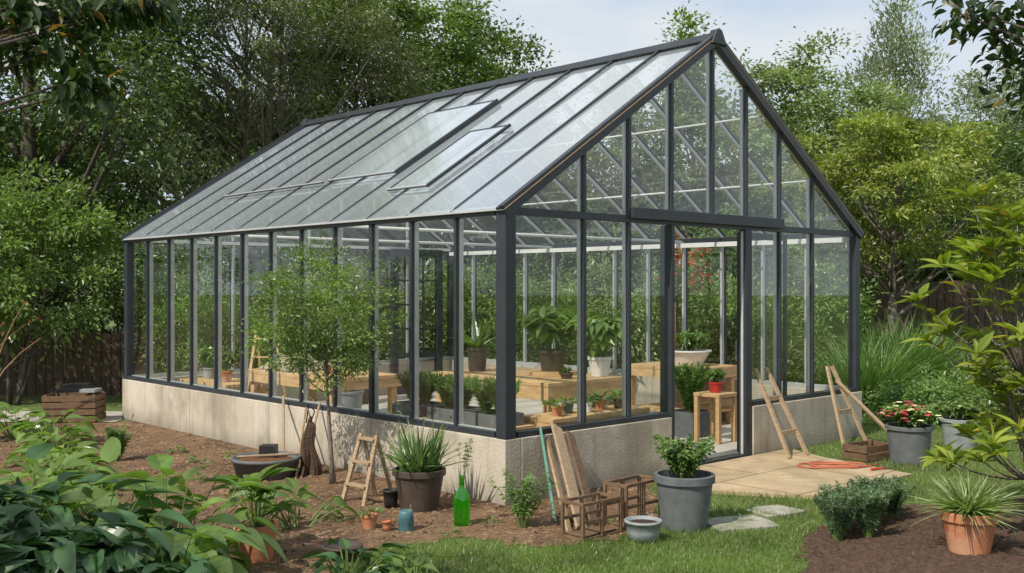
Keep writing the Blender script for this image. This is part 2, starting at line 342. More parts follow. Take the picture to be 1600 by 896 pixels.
def potted(name,label,loc,rt,rb,h,pm,fn,leafm,seed,rim=.035,cat='potted plant',lip=1.06,group=None,stemm='stem'):
    r=np.random.default_rng(seed);e=thing(name,label,cat,loc,r.uniform(0,6),group)
    potgeo(rt,rb,h,rim,lip=lip).obj('pot',pm,e,smooth=True).modifiers.new('edge','EDGE_SPLIT')
    Geo().disc(rt*.92,h*.86,mi=0,dome=.012).obj('soil','soil2',e)
    g=Geo();fn(g,(0,0,h*.86),r);g.obj('foliage',[leafm,stemm] if isinstance(leafm,str) else leafm,e);
    return e
def pip(P,poly):
    x,y=P[:,0],P[:,1];ins=np.zeros(len(P),bool);n=len(poly);j=n-1
    for i in range(n):
        xi,yi=poly[i];xj,yj=poly[j]
        c=((yi>y)!=(yj>y))&(x<(xj-xi)*(y-yi)/((yj-yi) or 1e-9)+xi);ins^=c;j=i
    return ins
def smooth_poly(poly,amp=.05,n=8,seed=1):
    r=np.random.default_rng(seed);out=[]
    for i in range(len(poly)):
        a=np.array(poly[i]);b=np.array(poly[(i+1)%len(poly)])
        for k in range(n):out.append(tuple(a+(b-a)*k/n+r.normal(0,amp,2)*(k>0)))
    return out
def sheet(name,poly,z,mat):
    o=Geo().add([(x,y,z) for x,y in poly],[tuple(range(len(poly)))]).obj(name,mat);o['kind']='structure';return o

# ---------------------------------------------------------------- greenhouse
AX,AY,ROT=-.05,8.6,math.radians(42.95)
ux=np.array((math.cos(ROT),math.sin(ROT)));uy=np.array((-math.sin(ROT),math.cos(ROT)))
def GL(x,y,z=0):
    p=np.array((AX,AY))+x*ux+y*uy;return (p[0],p[1],z)
W,LN,hw,he,hr=5.70,7.6,.54,2.46,4.31
gh=thing('greenhouse','large glass greenhouse with dark grey frame on concrete wall','greenhouse',(AX,AY,0),ROT)
def rz(x):return he+(hr-he)*(1-abs(x-W/2)/(W/2))
def P_(name,g,m,bev=0,**k): return g.obj(name,m,gh,bevel=bev,**k)
def wall_run(p0,p1,axis,o0,o1,step=1.9):
    g=Geo();a=p0
    while a<p1-1e-6:
        b=min(a+step,p1)
        if p1-b<.5:b=p1
        if axis=='y':g.box((o0,a+.003,0),(o1,b-.003,hw))
        else:g.box((a+.003,o0,0),(b-.003,o1,hw))
        a=b
    return g
P_('foundation_wall',wall_run(-.06,LN+.06,'y',-.06,.12),'conc',.006)
P_('foundation_wall',wall_run(.122,2.12,'x',-.06,.12,2.5),'conc',.006)
P_('foundation_wall',wall_run(3.48,W-.122,'x',-.06,.12,2.5),'conc',.006)
P_('foundation_wall',wall_run(-.06,LN+.06,'y',W-.12,W+.06),'conc',.006)
P_('foundation_wall',wall_run(.122,W-.122,'x',LN-.12,LN+.06,2.5),'conc',.006)
P_('floor',Geo().box((.1,.0,0),(W-.1,LN-.1,.025)),'floor')
P_('door_threshold',Geo().box((2.16,-.04,.026),(3.34,.08,.045)),'frame',.004)
g=Geo();g.box((-.04,.1,hw),(.06,LN-.05,hw+.05));g.box((.005,.1,hw+.0502),(.055,LN-.1,hw+.06),1);P_('sill_beam',g,['frame','alu'],.003)
g=Geo();g.box((W-.06,.1,hw),(W+.04,LN-.05,hw+.05));P_('sill_beam',g,'alu',.003)
P_('sill_beam',Geo().box((.1,-.04,hw),(2.1,.06,hw+.05)),'frame',.003)
P_('sill_beam',Geo().box((3.49,-.04,hw),(W-.05,.06,hw+.05)),'frame',.003)
P_('sill_beam',Geo().box((.05,LN-.06,hw),(W-.05,LN+.04,hw+.05)),'alu',.003)
P_('corner_post',Geo().box((-.055,-.055,hw+.001),(.065,.065,he)),'frame',.006)
P_('corner_post',Geo().box((W-.06,-.045,hw+.001),(W+.04,.06,he)),'frame',.006)
P_('corner_post',Geo().box((-.045,LN-.06,hw+.001),(.06,LN+.04,he)),'frame',.006)
P_('corner_post',Geo().box((W-.06,LN-.06,hw+.001),(W+.04,LN+.04,he)),'frame',.006)
for x0,x1,gx0,gx1 in ((-.035,.05,-.08,-.037),(W-.05,W+.035,W+.037,W+.08)):
    g=Geo().box((x0,.1,he-.065),(x1,LN-.06,he-.002));
    P_('eave_beam',g,'frame',.003)
    g=Geo();g.box((gx0,-.06,he-.034),(gx1,LN+.05,he-.016));P_('gutter',g,'alu',.002)
nb=12;st=LN/nb
for side in (0,1):
    for j in range(1,nb):
        y=j*st;x=0 if side==0 else W;sg=1 if side==0 else -1
        g=Geo();wd=.032 if j!=3 else .05
        xa,xb=sorted((x-sg*.024,x+sg*.012));g.box((xa,y-wd/2,hw+.051),(xb,y+wd/2,he-.066),0)
        xa,xb=sorted((x+sg*.0125,x+sg*.066));g.box((xa,y-.015,hw+.062),(xb,y+.015,he-.066),1)
        P_('mullion',g,['frame','alu'],.002)
    for j in range(nb):
        x=0 if side==0 else W
        P_('window_pane',Geo().add([(x,j*st+.02,hw+.05),(x,(j+1)*st-.02,hw+.05),(x,(j+1)*st-.02,he-.06),(x,j*st+.02,he-.06)],[(0,1,2,3)]),'glass')
xs=[0,.93,1.54,2.17,2.83,3.42,4.05,4.72,W]
for fb,(y,sg) in enumerate(((0,1),(LN,-1))):
    ya,yb=sorted((y-sg*.026,y+sg*.014));yc,yd=sorted((y+sg*.0145,y+sg*.06))
    for i,x in enumerate(xs[1:-1],1):
        low=hw+.051
        if fb==0 and i==4: low=None
        if fb==0 and i in (3,5): low=.046
        wd=.036 if i not in (3,5) or fb else (.055 if i==3 else .11)
        g=Geo()
        if low is not None:
            if wd>.1: g.box((x-wd/2,ya-.02,low-.02),(x+wd/2,yb+.03,he-.066),0);g.box((x-wd/2-.008,ya+.01,low),(x-wd/2-.0005,yb,he-.08),1)
            else:
                g.box((x-wd/2,ya,low),(x+wd/2,yb,he-.066),0);g.box((x-.016,yc,low),(x+.016,yd,he-.066),1)
        g.box((x-.019,ya,he+.002),(x+.019,yb,rz(x)-.05),0);g.box((x-.014,yc,he+.002),(x+.014,yd,rz(x)-.06),1)
        P_('mullion',g,['frame','alu'],.002)
    g=Geo();g.box((.066,ya,he-.065),(W-.061,yb,he+.001),0);g.box((.066,yc,he-.055),(W-.061,yd,he-.01),1);P_('gable_beam',g,['frame','white'],.003)
    for i in range(8):
        a,b=xs[i],xs[i+1]
        if not(fb==0 and i in (3,4)):
            P_('window_pane',Geo().add([(a+.02,y,hw+.05),(b-.02,y,hw+.05),(b-.02,y,he-.06),(a+.02,y,he-.06)],[(0,1,2,3)]),'glass')
        V=[(a+.02,y,he),(b-.02,y,he),(b-.02,y,rz(b-.02)-.02)]
        if rz(a+.02)-.02>he+.03: V.append((a+.02,y,rz(a+.02)-.02))
        if i==7: V=[(a+.02,y,he),(b-.05,y,he),(a+.02,y,rz(a+.02)-.02)]
        P_('window_pane',Geo().add(V,[tuple(range(len(V)))]),'glass')
    for s_ in (0,1):
        x0=-.07 if s_==0 else W+.07;zz=he-.045
        yy=y-sg*.045
        g=Geo();g.beam((x0,yy,zz),(W/2,yy,hr-.0),.045,.11,0)
        g.beam((x0,yy+sg*.05,zz),(W/2,yy+sg*.05,hr),.05,.08,0)
        g.beam((x0,yy-sg*.0245,zz),(W/2,yy-sg*.0245,hr),.004,.006,1,off=.02)
        P_('rake_board',g,['frame','woodl'],.003)
P_('door_header',Geo().box((1.54,-.075,he-.03),(4.05,-.028,he+.075)),'frame',.005)
P_('door_jamb',Geo().box((2.13,-.045,.02),(2.18,.10,he-.067)),'frame',.004)
door=bpy.data.objects.new('sliding_door',None);COL.objects.link(door);door.parent=gh
g=Geo();x0,x1,y0,y1,z0,z1=3.49,4.42,.125,.155,.04,2.38
g.box((x0,y0,z0),(x0+.05,y1,z1));g.box((x1-.05,y0,z0),(x1,y1,z1));g.box((x0+.05,y0,z0),(x1-.05,y1,z0+.1));g.box((x0+.05,y0,z1-.07),(x1-.05,y1,z1))
g.obj('door_frame','frame',door,bevel=.003)
Geo().add([(x0+.05,.14,.14),(x1-.05,.14,.14),(x1-.05,.14,2.31),(x0+.05,.14,2.31)],[(0,1,2,3)]).obj('glass','glass',door)
Geo().tube([(3.515,.156,1.0),(3.515,.18,1.01),(3.515,.18,1.22),(3.515,.156,1.23)],.006,8).obj('handle','alu',door,smooth=True)
door=bpy.data.objects.new('rear_door',None);COL.objects.link(door);door.parent=gh
g=Geo();x0,x1,y0,y1=4.3,5.35,LN-.2,LN-.13
g.box((x0,y0,.03),(x0+.12,y1,2.42));g.box((x1-.12,y0,.03),(x1,y1,2.42));g.box((x0+.12,y0,.03),(x1-.12,y1,.2));g.box((x0+.12,y0,2.3),(x1-.12,y1,2.42));g.box((x0+.12,y0+.01,.62),(x1-.12,y1-.01,.7))
for k in (1,2):
    xx=x0+.12+(x1-x0-.24)*k/3;g.box((xx-.014,y0+.02,.701),(xx+.014,y1-.02,2.299))
for k in (1,2,3):
    z=.7+1.6*k/4;g.box((x0+.121,y0+.022,z-.014),(x1-.121,y1-.022,z+.014))
g.obj('door_frame','frame',door,bevel=.003)
sl=Vector((W/2,0,hr-he)).normalized()
for side in (0,1):
    x0=0 if side==0 else W
    for j in range(0,nb+1):
        y=min(max(j*st,.03),LN-.03);g=Geo()
        g.beam((x0,y,he),(W/2,y,hr),.030,.024,0,off=.02);g.beam((x0,y,he),(W/2,y,hr),.022,.04,1,off=-.022)
        P_('rafter',g,['frame','alu'],.002)
    for j in range(nb):
        y0,y1=j*st+.015,(j+1)*st-.015
        dx=-.07 if side==0 else .07;dz=-.045
        P_('roof_pane',Geo().add([(x0+dx,y0,he+dz+.03),(x0+dx,y1,he+dz+.03),(W/2,y1,hr+.0),(W/2,y0,hr+.0)],[(0,1,2,3)]),'roofglass' if side==0 else 'roofglass2')
    if side==1:
        for q in (.34,.68):
            x=x0+(W/2-x0)*q;z=he+(hr-he)*q-.085
            P_('purlin',Geo().tube([(x,.04,z),(x,LN-.04,z)],.012,8),'white',smooth=True)
def prism(a,b,y0,y1,z0,z1):
    return Geo().add([(W/2-a,y0,z0),(W/2-b,y0,z1),(W/2+b,y0,z1),(W/2+a,y0,z0),(W/2-a,y1,z0),(W/2-b,y1,z1),(W/2+b,y1,z1),(W/2+a,y1,z0)],[(0,1,2,3),(7,6,5,4),(0,4,5,1),(1,5,6,2),(2,6,7,3),(3,7,4,0)])
P_('ridge_cap',prism(.11,.04,-.06,LN+.06,hr-.03,hr+.055),'frame',.008)
P_('ridge_end_cap',prism(.13,.04,-.09,0,hr-.07,hr+.085),'frame',.01)
P_('ridge_end_cap',prism(.14,.05,LN,LN+.12,hr-.09,hr+.09),'frame',.01)
for y in (st*4,st*8):
    P_('tie_bar',Geo().tube([(.05,y,he-.05),(W-.05,y,he-.05)],.018,8),'white',smooth=True)
P_('side_rail',Geo().box((W-.13,.1,he-.13),(W-.09,LN-.1,he-.07)),'white')
def vent(y0,y1,q0,q1,lift):
    v=bpy.data.objects.new('roof_vent',None);COL.objects.link(v);v.parent=gh
    nx,nz=-sl.z,sl.x
    def pt(q,y,o):return (W/2*q+nx*o,y,he+(hr-he)*q+nz*o)
    a0,a1,b0,b1=pt(q0,y0,lift),pt(q0,y1,lift),pt(q1,y0,.05),pt(q1,y1,.05)
    g=Geo();g.beam(a0,b0,.035,.03);g.beam(a1,b1,.018,.016);g.beam(b0,b1,.016,.014);g.beam(a0,a1,.02,.014,0,up=(nx,0,nz));g.beam(a0,a1,.014,.018,1,up=(nx,0,nz),off=.009)
    g.obj('vent_frame',['frame','alu'],v,bevel=.002)
    Geo().add([a0,a1,b1,b0],[(0,1,2,3)]).obj('glass','roofglass',v)
    return pt
pt=vent(st*4,st*6,.27,.78,.055);vent(st*2.4,st*3.4,.14,.52,.055)
g=Geo();g.beam(pt(.26,st*6.1,.06),pt(.25,6.15,.06),.022,.016,0);g.beam(pt(.26,st*6.1,.072),pt(.25,6.15,.072),.014,.010,1);P_('vent_rail',g,['frame','alu'],.002)

# ---------------------------------------------------------------- ground
soilP=smooth_poly([(1.35,9.9),(1.15,8.1),(.75,7.35),(.2,7.15),(-.3,7.45),(-.9,7.2),(-1.15,6.6),(-1.2,5.5),(-1.5,2.5),(-16,2.5),(-16,13.6),(-5.2,13.7),(-4.6,14.2)],.04,8,3)
mulchP=smooth_poly([(1.95,7.15),(2.35,7.75),(3.05,8.45),(4.3,8.9),(6.5,8.9),(6.5,4.5),(1.75,4.5),(1.8,6.4)],.04,8,4)
patioP=[(1.60,9.05),(2.62,8.78),(3.78,9.82),(3.25,10.75),GL(4.15,-.07)[:2],GL(2.0,-.07)[:2]]
g=Geo();g.add([(-200,-100,0),(200,-100,0),(200,300,0),(-200,300,0)],np.array([(0,1,2,3)]))
o=g.obj('ground','ground');o['kind']='structure'
sheet('garden_bed',soilP,.004,'soil');sheet('mulch_bed',mulchP,.006,'mulch')
sheet('path',[(-16,13.65),(-5.25,13.75),(-5.3,14.9),(-16,15.2)],.010,'path')
pg=Geo()
def slab(g,poly,z0,z1):
    n=len(poly);V=[(x,y,z0) for x,y in poly]+[(x,y,z1) for x,y in poly]
    g.add(V,[tuple(range(n,2*n))]+[(i,(i+1)%n,n+(i+1)%n,n+i) for i in range(n)])
slab(pg,patioP,0,.03);po=pg.obj('patio','patio');po['kind']='structure'
stones=((1.72,7.85,.25,.3),(2.10,8.27,.2,.5))
for i,(x,y,s,a) in enumerate(stones):
    r=np.random.default_rng(i+40);g=Geo();ca,sa=math.cos(a),math.sin(a)
    slab(g,[(x+px*ca*s-py*sa*s*.8+r.normal(0,.012),y+px*sa*s+py*ca*s*.8+r.normal(0,.012)) for px,py in ((-1,-.9),(0,-1),(1,-.9),(1.03,0),(.95,1),(-.1,1.03),(-1,.95))],0,.022)
    tag(g.obj('stepping_stone','flag',bevel=.006),'flat grey stepping stone set in the lawn','stepping stone','stepping stones in the lawn')
r=np.random.default_rng(11);ghP=[GL(-.1,-.1)[:2],GL(W+.1,-.1)[:2],GL(W+.1,LN+.1)[:2],GL(-.1,LN+.1)[:2]]
def lawnpts(n,x0,x1,y0,y1,pw=1.6):
    P=np.stack([r.uniform(x0,x1,n),y0+(y1-y0)*r.random(n)**pw],1)
    k=~pip(P,ghP)&~pip(P,patioP)
    s=pip(P,soilP)|pip(P,mulchP);k&=~s|(r.random(n)<.006)
    for (x,y,q,_) in stones:k&=np.hypot(P[:,0]-x,P[:,1]-y)>q*.75
    return P[k]
P=lawnpts(190000,-1.7,8,6.1,15.5,1.7)
hn=np.array([mn.noise(Vector((p[0]*1.6,p[1]*1.6,0))) for p in P[:]])
k=len(P);hh=(.034+.026*r.random(k))*(1+.5*hn)
D=np.stack([r.normal(0,.45,k),r.normal(0,.45,k),np.ones(k)],1);a=r.uniform(0,2*pi,k)
g=Geo();inst(g,GR,np.column_stack([P,np.zeros(k)]),D,np.stack([np.cos(a),np.sin(a),np.zeros(k)],1),hh,.006*r.uniform(.6,1.4,k))
o=g.obj('lawn_grass','grass');o['kind']='stuff';o['label']='short green lawn grass with uneven tufts';o['category']='grass'
OC=(np.array([(1,0,0),(-1,0,0),(0,1,0),(0,-1,0),(0,0,1),(0,0,-1)],float)*.5,np.array([(0,2,4),(2,1,4),(1,3,4),(3,0,4),(2,0,5),(1,2,5),(3,1,5),(0,3,5)]))
def clods(name,poly,n,bb,size,mat,lab,flat=.5):
    P=np.stack([r.uniform(bb[0],bb[1],n),r.uniform(bb[2],bb[3],n)],1);P=P[pip(P,poly)&~pip(P,ghP)];k=len(P)
    s=size*r.uniform(.3,1.3,k)**1.5;g=Geo();V=OC[0][None]*s[:,None,None]*(1+r.normal(0,.25,(k,6,3)))
    V[:,:,2]*=flat;an=r.uniform(0,6,k);c,sn=np.cos(an)[:,None],np.sin(an)[:,None]
    X=V[:,:,0]*c*1.5-V[:,:,1]*sn;Y=V[:,:,0]*sn*1.5+V[:,:,1]*c
    V=np.stack([X+P[:,0,None],Y+P[:,1,None],V[:,:,2]+.006],2)
    g.add(V.reshape(-1,3),(OC[1][None]+(np.arange(k)*6)[:,None,None]).reshape(-1,3))
    o=g.obj(name,mat);o['kind']='stuff';o['label']=lab;o['category']='ground cover'
clods('soil_clods',soilP,26000,(-6.5,1.4,4.5,13.6),.034,'chip','loose brown soil crumbs and pebbles')
clods('bark_chips',mulchP,9000,(1.7,5,5.8,8.95),.045,'mulch','dark bark mulch chips')
k=1300;P=np.stack([r.uniform(-6,1.3,k),r.uniform(6,13.4,k)],1);P=P[pip(P,soilP)&~pip(P,ghP)];k=len(P)
g=Geo();D=r.normal(0,1,(k,3));D[:,2]*=.15;inst(g,DIA,np.column_stack([P,np.full(k,.02)]),D,np.array((0,0,1.))+r.normal(0,.25,(k,3)),r.uniform(.03,.07,k),r.uniform(.015,.035,k))
o=g.obj('leaf_litter','litter');o['kind']='stuff';o['label']='dry brown leaf litter scattered over soil';o['category']='leaf litter'

# ---------------------------------------------------------------- trees
T=tree
T('broadleaf_tree','tall dense dark green tree behind a garden fence','tree',(-9.3,20,0),12,1.5,4.0,190,42000,.13,.08,'lf_dark','barkd',.28,.8,seed=1)
T('broadleaf_tree','tall dark green tree at the garden edge','tree',(-12.5,22,0),12,2.0,4.2,150,26000,.15,.09,'lf_dark','barkd',.3,1.0,seed=2)
T('willow_like_tree','tall wispy olive green tree with forked grey limbs','tree',(-6.0,21.5,0),10.5,3.4,3.4,240,62000,.11,.036,'lf_olive','bark',.26,.6,seed=3,limbs=90,core=.3,multi=3,droop=.5)
T('broadleaf_tree','large rounded green tree behind the greenhouse','tree',(-3.3,26,0),10.2,2.0,3.2,190,52000,.13,.08,'lf_mid','barkd',.28,.62,seed=4,limbs=60,flat=.5)
T('broadleaf_tree','medium green tree with rounded crown behind the greenhouse','tree',(-.7,28.5,0),8.9,2.0,2.6,130,32000,.13,.08,'lf_mid','barkd',.22,.6,seed=5,flat=.5)
T('broadleaf_tree','green tree rising just above the greenhouse ridge','tree',(2.9,28,0),7.6,1.5,2.3,80,15000,.14,.08,'lf_mid','bark',.18,.6,seed=6,shape='cone')
T('broadleaf_tree','slim green tree showing above the greenhouse ridge','tree',(4.6,27,0),8.7,1.5,2.0,70,13000,.13,.075,'lf_mid','bark',.16,.5,seed=7,shape='cone')
T('broadleaf_tree','rounded green tree beyond the garden fence','tree',(8.3,30,0),8.6,1.5,3.0,140,32000,.14,.085,'lf_far','bark',.22,.65,seed=8,flat=.5)
T('feathery_tree','tall open grey green tree with pointed sprays','tree',(11.9,32,0),11,2,3.6,140,13000,.17,.06,'lf_grey','bark',.16,.5,seed=9,shape='cone',limbs=110,core=.1,droop=-.5,flat=1.3)
T('broadleaf_tree','pale grey green tree beyond the garden fence','tree',(13.3,27,0),7.6,1.5,2.9,130,28000,.13,.065,'lf_grey','bark',.2,.6,seed=10,limbs=50)
T('broadleaf_tree','haze-paled green tree filling the gap beyond the fence','tree',(10.3,36,0),7.6,1.5,3.6,120,20000,.18,.1,'lf_far','bark',.2,1.0,seed=20)
T('yellow_green_tree','yellow green spreading tree beside the greenhouse','tree',(6.9,18.5,0),4.9,2.15,2.0,120,22000,.10,.045,'lf_yel','bark',.12,.36,seed=11,shape='spread',limbs=50,flat=.45)
T('broadleaf_tree','dark green tree behind the yellow green one','tree',(9.8,22.5,0),5.2,.9,2.1,110,22000,.12,.065,'lf_dark','barkd',.14,.5,seed=12)
sh=('stem','foliage')
for i,(x,y,h,R,m,lab,z0) in enumerate(((-7.6,15.8,3.5,1.4,'lf_bamboo','light green feathery shrub beside the greenhouse',.9),
    (-9.9,16.3,3.6,1.5,'lf_bamboo','light green shrub by the fence',1.0),(-4.7,18.2,3.2,1.6,'lf_mid','green shrub behind the greenhouse',.15),
    (-2.6,19.6,2.3,1.5,'lf_olive','olive green shrub behind the greenhouse',.15),(-.3,20.2,2.5,1.4,'lf_mid','mid green shrub behind the greenhouse',.15),
    (1.9,19.5,2.1,1.3,'lf_far','low pale green shrub behind the greenhouse',.15),(3.6,18.0,2.8,1.0,'lf_dark','dark green shrub behind the greenhouse',.15),
    (5.1,21.5,3.3,1.8,'lf_bamboo','light green shrub behind the greenhouse',.15),(12.0,22.5,3.4,2.0,'lf_mid','green shrub by the fence',.15),
    (7.3,24,4,2.2,'lf_dark','dark green shrub by the fence',.15),(14.5,22.5,4,2.2,'lf_grey','grey green shrub by the fence',.15),
    (-7.0,18.7,3.0,1.5,'lf_dark','dark green shrub behind the fence',.15),(-9.9,18.8,3.2,1.6,'lf_dark','dark green shrub behind the fence',.15),(-12.6,18.9,3.4,1.6,'lf_dark','dark green shrub behind the fence',.15))):
    T('shrub',lab,'shrub',(x,y,0),h,z0,R,100,13000,.095,.045,m,'barkd',.06,.36,seed=30+i,parts=sh,multi=4,limbs=24)
r=np.random.default_rng(5);k=50000;xx=r.uniform(-34,34,k);top=8+1.2*np.sin(xx*.35)+.8*np.sin(xx*.9+1)-np.clip(np.abs(xx-6)<8,0,1)*3.2
zz=top*r.random(k)**.7;P=np.stack([xx,40+2*np.sin(xx*.8+zz*.7)+r.normal(0,.5,k),zz],1)
g=Geo();s=r.uniform(.3,.55,k);inst(g,DIA,P,r.normal(0,1,(k,3)),np.array((0,-.6,.6))+r.normal(0,.5,(k,3)),s,s*.6)
o=g.obj('distant_wood','lf_dark');o['kind']='stuff';o['label']='dense dark green woodland edge';o['category']='trees'
T('overhanging_tree','tree with shade-darkened leaves and low hanging branches','tree',(-4.3,3.2,0),5.2,3.0,1.5,50,2400,.065,.034,'lf_vdark','barkd',.07,.45,seed=50,limbs=40,T=LANCE,core=.2,
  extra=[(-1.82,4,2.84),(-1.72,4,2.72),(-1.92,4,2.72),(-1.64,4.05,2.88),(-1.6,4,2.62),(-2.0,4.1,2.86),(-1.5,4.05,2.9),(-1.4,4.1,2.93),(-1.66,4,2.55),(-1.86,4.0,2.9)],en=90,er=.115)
T('overhanging_tree','tree with shade-darkened leaves and hanging yellowing branch tips','tree',(4.6,3.6,0),5.0,3.2,1.4,40,1400,.065,.036,'lf_vdark','barkd',.08,.4,seed=51,limbs=30,T=LANCE,core=.2,
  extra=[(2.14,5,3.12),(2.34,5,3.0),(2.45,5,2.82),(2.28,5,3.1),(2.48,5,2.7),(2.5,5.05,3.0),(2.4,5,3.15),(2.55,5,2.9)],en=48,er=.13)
T('small_tree','small feathery light green tree on a slim trunk','tree',(-1.63,9.46,0),2.22,.92,.56,110,10500,.043,.017,'lf_bamboo','bark',.026,.18,seed=60,limbs=36,core=.15,droop=.1,cxy=(-.1,0),tmin=.52,wob=.006,flat=.5)
def limetree():
    r=np.random.default_rng(61);e=thing('large_leaf_tree','small tree with large glossy yellow green leaves beside mulch bed','tree',(3.80,7.65,0))
    g=Geo();gt=Geo();pts=bez(np.array((0,0,0.)),np.array((.1,.05,.5)),np.array((-.02,0,1.1)),np.linspace(0,1,7));gt.tube(pts,[.035,.03,.028,.026,.024,.022,.02],8)
    P=[];D=[]
    for i in range(118):
        a=r.uniform(0,2*pi);z=r.uniform(.5,2.55);rad=(.62+.16*math.sin(z*5))*math.sqrt(r.uniform(.15,1))*(1 if z<2.1 else .7)
        tip=np.array((math.cos(a)*rad,math.sin(a)*rad,z));s0=pts[-1]*min(1,max(.35,(z-.45)/1.1));m=(s0+tip)/2+np.array((0,0,-.08))
        ts=np.linspace(0,1,5);gt.tube(bez(s0,m,tip,ts),list(.009*(1-.6*ts)),5)
        ax=nrm(nrm(tip-m)*.5+np.array((0,0,.8)));n=r.integers(9,14)
        for k in range(n):
            t=r.uniform(.8,1) if k>7 else 1;aa=2.4*k+r.uniform(0,.5);p1=nrm(np.cross(ax,(0.3,1,0.1)));p2=np.cross(ax,p1)
            d=(p1*math.cos(aa)+p2*math.sin(aa))+ax*r.uniform(.25,1.1)
            P.append(bez(s0,m,tip,np.array([t]))[0]);D.append(d)
    P=np.array(P);D=np.array(D);k=len(P);s=r.uniform(.6,1.15,k);inst(g,LANCE,P,D,np.array((0,0,1.))+r.normal(0,.25,(k,3)),.2*s,.062*s)
    gt.obj('trunk','bark',e,smooth=True);g.obj('crown','lf_lime',e)
limetree()

# ---------------------------------------------------------------- fences
for i,(x0,x1,y,h,lab) in enumerate(((-15,-4.6,17.2,1.05,'dark brown vertical plank fence along the garden edge'),(6.9,16,19.9,1.9,'weathered dark plank fence beyond the flower beds'))):
    f=thing('fence',lab,'fence',(x0,y,0));g=Geo();r=np.random.default_rng(i);x=0
    while x<x1-x0:
        g.box((x,0,0),(x+.14,.02,h*r.uniform(.97,1.02)));x+=.155
    g.obj('fence_boards','fence',f);g=Geo();g.box((0,.021,.2),(x1-x0,.06,.28));g.box((0,.021,h*.8),(x1-x0,.06,h*.8+.08));g.obj('rail','fence',f)

# ---------------------------------------------------------------- wooden things
def crate(name,label,loc,rot,w,d,h,mat,n=3,cat='crate'):
    e=thing(name,label,cat,loc,rot);g=Geo();sh_=h/n
    for i in range(n):
        z0=i*sh_+.008;z1=(i+1)*sh_-.008
        g.box((-w/2,-d/2,z0),(w/2,-d/2+.014,z1));g.box((-w/2,d/2-.014,z0),(w/2,d/2,z1))
        g.box((-w/2,-d/2+.015,z0),(-w/2+.014,d/2-.015,z1));g.box((w/2-.014,-d/2+.015,z0),(w/2,d/2-.015,z1))
    g.obj('slat_sides',mat,e,bevel=.002);g=Geo()
    for sx in(-1,1):
        for sy in(-1,1):
            cx,cy=sx*(w/2-.034),sy*(d/2-.034);g.box((cx-.018,cy-.018,.0),(cx+.018,cy+.018,h+.004))
    g.box((-w/2+.02,-d/2+.02,.01),(w/2-.02,d/2-.02,.022));g.obj('corner_posts',mat,e,bevel=.002);return e
def table(name,label,x,y,w,d,h,mat='woodl',cat='table',apron=.1,shelf=True):
    e=thing(name,label,cat,GL(x+w/2,y+d/2),ROT);g=Geo();n=max(2,int(round(w/.2)))
    for i in range(n):
        a=-w/2+w*i/n;g.box((a+.002,-d/2,h-.04),(a+w/n-.002,d/2,h))
    g.obj('table_top',mat,e,bevel=.003);g=Geo()
    for s in (-1,1):
        g.box((-w/2+.005,s*(d/2-.02)-.014,h-.04-apron),(w/2-.005,s*(d/2-.02)+.014,h-.041));g.box((s*(w/2-.02)-.014,-d/2+.04,h-.04-apron),(s*(w/2-.02)+.014,d/2-.04,h-.041))
    g.obj('apron',mat,e,bevel=.002)
    for sx in(-1,1):
        for sy in(-1,1):
            Geo().box((-.04,-.04,.026),(.04,.04,h-.042)).obj('leg',mat,e,(sx*(w/2-.09),sy*(d/2-.09),0),bevel=.003)
    if shelf: Geo().box((-w/2+.06,-d/2+.06,.2),(w/2-.06,d/2-.06,.225)).obj('shelf',mat,e)
    return e
table('potting_table','large chunky pine potting table inside the greenhouse',1.15,.66,1.15,1.8,.88,apron=.13)
table('low_bench','low pine bench running inside the glass',.72,.17,1.35,.4,.62,apron=.12,shelf=False,cat='bench')
table('low_bench','low pine bench holding herb planters',.17,.35,.5,1.7,.56,apron=.06,shelf=False,cat='bench')
table('work_table','wooden work table deeper inside the greenhouse',.5,3.4,1.0,1.9,.78)
table('plant_bench','wooden bench carrying a white bowl planter',4.55,1.5,.95,1.2,.78)
table('plant_bench','wooden bench in the rear corner of the greenhouse',.5,5.8,.6,1.3,.55)
e=thing('stool','square light wood stool inside the doorway','stool',GL(4.0,.80,.026),ROT);g=Geo();g.box((-.18,-.18,.52),(.18,.18,.56));g.obj('seat','woodl',e,bevel=.004)
for sx in(-1,1):
    for sy in(-1,1):Geo().box((-.025,-.025,0),(.025,.025,.519)).obj('leg','woodl',e,(sx*.15,sy*.15,0),bevel=.003)
g=Geo();g.box((-.12,-.16,.42),(.12,-.14,.5));g.box((-.12,.14,.42),(.12,.16,.5));g.obj('rail','woodl',e)
def stepladder(name,label,loc,rot,h,w,mat,n=4,spread=.3,rw=.035):
    e=thing(name,label,'step ladder',loc,rot);g=Geo()
    for s in(-1,1):g.beam((s*w/2,-spread,0),(s*w*.36,0,h),rw,.022,up=(0,1,0))
    g.obj('rail',mat,e,bevel=.002);g=Geo()
    for s in(-1,1):g.beam((s*w*.42,spread,0),(s*w*.3,.012,h*.97),.03,.02,up=(0,1,0))
    g.obj('rear_leg',mat,e,bevel=.002)
    for k in range(n):
        t=(k+.8)/n;y=-spread*(1-t);ww=w*(.5-.14*t)
        Geo().box((-ww,y-.035,h*t-.009),(ww,y+.035,h*t+.009)).obj('tread',mat,e,bevel=.002)
    return e
stepladder('step_ladder','light wooden step ladder standing inside the greenhouse',GL(.95,5.55,.026),ROT-.9,1.15,.42,'woodl',5,.32)
stepladder('small_step_ladder','small weathered wooden step ladder beside the wall',(-1.2,8.72,0),-.75,.56,.28,'wood2',3,.17,.04)
